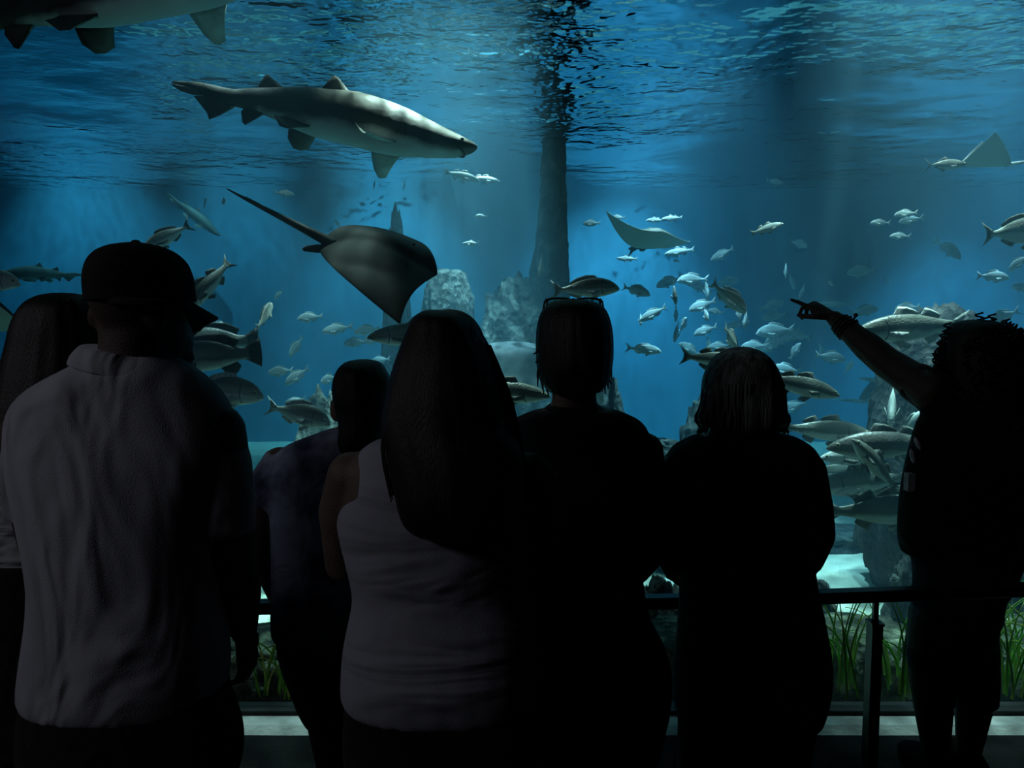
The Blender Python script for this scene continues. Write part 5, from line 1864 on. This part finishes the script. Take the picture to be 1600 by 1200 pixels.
# hanging arm
H = [at(1604, 672, d), at(1600, 770, d - .0), at(1590, 850, d + .0), at(1570, 915, d - .02), at(1560, 940, d - .03)]
g.tube(H, [.054, .052, .045, .038, .028], 16)
hand_geo(g, at(1559, 942, d - .03), (-.12, 0, -1), (0, -1, 0), (-1, 0, 0), [.3, .35, .4, .45], L=.165)
k1, k2 = at(1452, 1062, d), at(1520, 1070, d)
a1, a2 = at(1462, 1215, d), at(1520, 1215, d)
a1 = Vector((at(1462, 1215, d).x, d, .085)); a2 = Vector((at(1522, 1215, d).x, d + .04, .085))
leg_geo(g, (at(1462, 960, d).x, d, at(1462, 960, d).z), k1, a1, r=(.088, .085, .066, .064, .042)); leg_geo(g, (at(1516, 960, d).x, d, at(1462, 960, d).z), k2, a2, r=(.088, .085, .064, .060, .040))
finish_body(g, pw, SKIN2, .0055, 3)
eyes(pw, Ph, .074)
g = Geo()
g.loft(px_rings(rows[1:], d))
g.tube([at(1500, 648, d), at(1462, 616, d + .02), at(1424, 592, d + .085)], [.074, .076, .070], 18, round_ends=False)
g.tube([at(1596, 664, d), at(1604, 700, d), at(1603, 742, d)], [.058, .060, .060], 18, round_ends=False)
garment('top', g, pw, BLACK_CLOTH)
g = Geo()
g.loft(px_rings(low[:5], d))
for (kx, hx) in ((1454, 1466), (1522, 1514)):
    g.tube([at(hx, 960, d), at(kx, 1020, d), at(kx + 4, 1070, d), at(kx + 6, 1102, d)], [.084, .082, .074, .066], 18, round_ends=False)
garment('cropped_jeans', g, pw, DENIM)
shoe(pw, a1); shoe(pw, a2)
# printed flowers on the front edge of the top and a card on its side
pr = material('print_pale', (0.45, 0.47, 0.5), 0.8, 0.2, 30)
for (x, y, w_, h_, an) in [(1434, 693, .006, .024, -.45), (1426, 713, .006, .026, -.25), (1421, 753, .012, .030, 0.0)]:
    g = Geo()
    c = at(x, y, d - .045)
    R = Matrix.Rotation(an, 3, 'Y')
    g.ell(c, (w_ * 1.3, .012, h_), R) if an else g.box((c.x - w_, c.y - .015, c.z - h_), (c.x + w_, c.y + .015, c.z + h_))
    local(g.build('print_motif', pr, None, smooth=bool(an)), pw)
# curls: a lumpy cap of coils
g = Geo()
hair_geo(g, [(500, 1512, 1544, .04, 0), (506, 1494, 1562, .08, 0), (520, 1482, 1578, .11, 0), (545, 1476, 1592, .13, 0), (580, 1478, 1602, .135, -.01), (620, 1484, 1606, .13, -.02), (650, 1496, 1600, .11, -.03), (672, 1512, 1586, .07, -.04)], d, .05, 26, 23)
rnd = random.Random(5)
for k in range(230):
    a = rnd.uniform(0, 2 * pi)
    t = rnd.uniform(-.95, 1.0)
    rr_ = math.sqrt(max(0, 1 - abs(t) ** 2.6))
    c0 = at(1538, 575, d - .01) + Vector((cos(a) * .128 * rr_, sin(a) * .135 * rr_, t * .165))
    nrm = Vector((cos(a) * rr_, sin(a) * rr_, t * .7)).normalized()
    ax = (nrm * .35 + Vector((rnd.uniform(-.6, .6), rnd.uniform(-.6, .6), -.8))).normalized()
    u = ax.cross(Vector((.3, .8, .2))).normalized()
    w = ax.cross(u)
    R0 = rnd.uniform(.008, .015)
    L_ = rnd.uniform(.03, .07)
    pts = [c0 + ax * L_ * i / 14 + (u * cos(i * .95) + w * sin(i * .95)) * R0 for i in range(15)]
    g.tube(pts, [.0036] * 15, 5, round_ends=False)
for (x, y) in [(1474, 530), (1470, 542), (1472, 556), (1469, 568), (1476, 580), (1480, 514), (1530, 498), (1550, 500), (1572, 508)]:
    c0 = at(x, y, d - .02)
    pts = [c0 + Vector((cos(i * .8) * .012, sin(i * .8) * .012, -.0025 * i + .02)) for i in range(17)]
    g.tube(pts, [.0034] * 17, 5, round_ends=False)
local(g.build('curly_hair', HAIR_BLACK, None), pw)
# bracelets on the pointing wrist
bm1 = material('bracelet_dark', (0.03, 0.02, 0.018), 0.4, 0.3, 40)
ax = (E_ - W_).normalized()
u = ax.cross(Vector((0, 0, 1))).normalized()
w = ax.cross(u)
brs = []
for t, r_, th in [(.035, .036, .0045), (.050, .038, .006), (.064, .040, .005), (.078, .042, .006)]:
    c = W_ + ax * t
    g = Geo()
    pts = [c + (u * cos(2 * pi * k / 24) + w * sin(2 * pi * k / 24)) * (r_ + .0015 * sin(k * 2.7)) for k in range(25)]
    g.tube(pts, [th * (1 + .25 * sin(k * 3.1)) for k in range(25)], 8, round_ends=False)
    brs.append(g)
blab = ['thin dark bracelet nearest the pointing hand', 'beaded dark bracelet second from the pointing hand', 'cord bracelet third from the pointing hand', 'dark bracelet with a knot, farthest from the pointing hand']
for i, g in enumerate(brs):
    if i == 3:
        c = W_ + ax * .085 - w * 0
        upv = Vector((.35, 0, 1)).normalized()
        g.tube([c + upv * .038, c + upv * .052, c + upv * .064], [.004, .004, .009], 8)
    tag(g.build('bracelet', bm1), blab[i], 'bracelet', 'bracelets on the pointing arm')
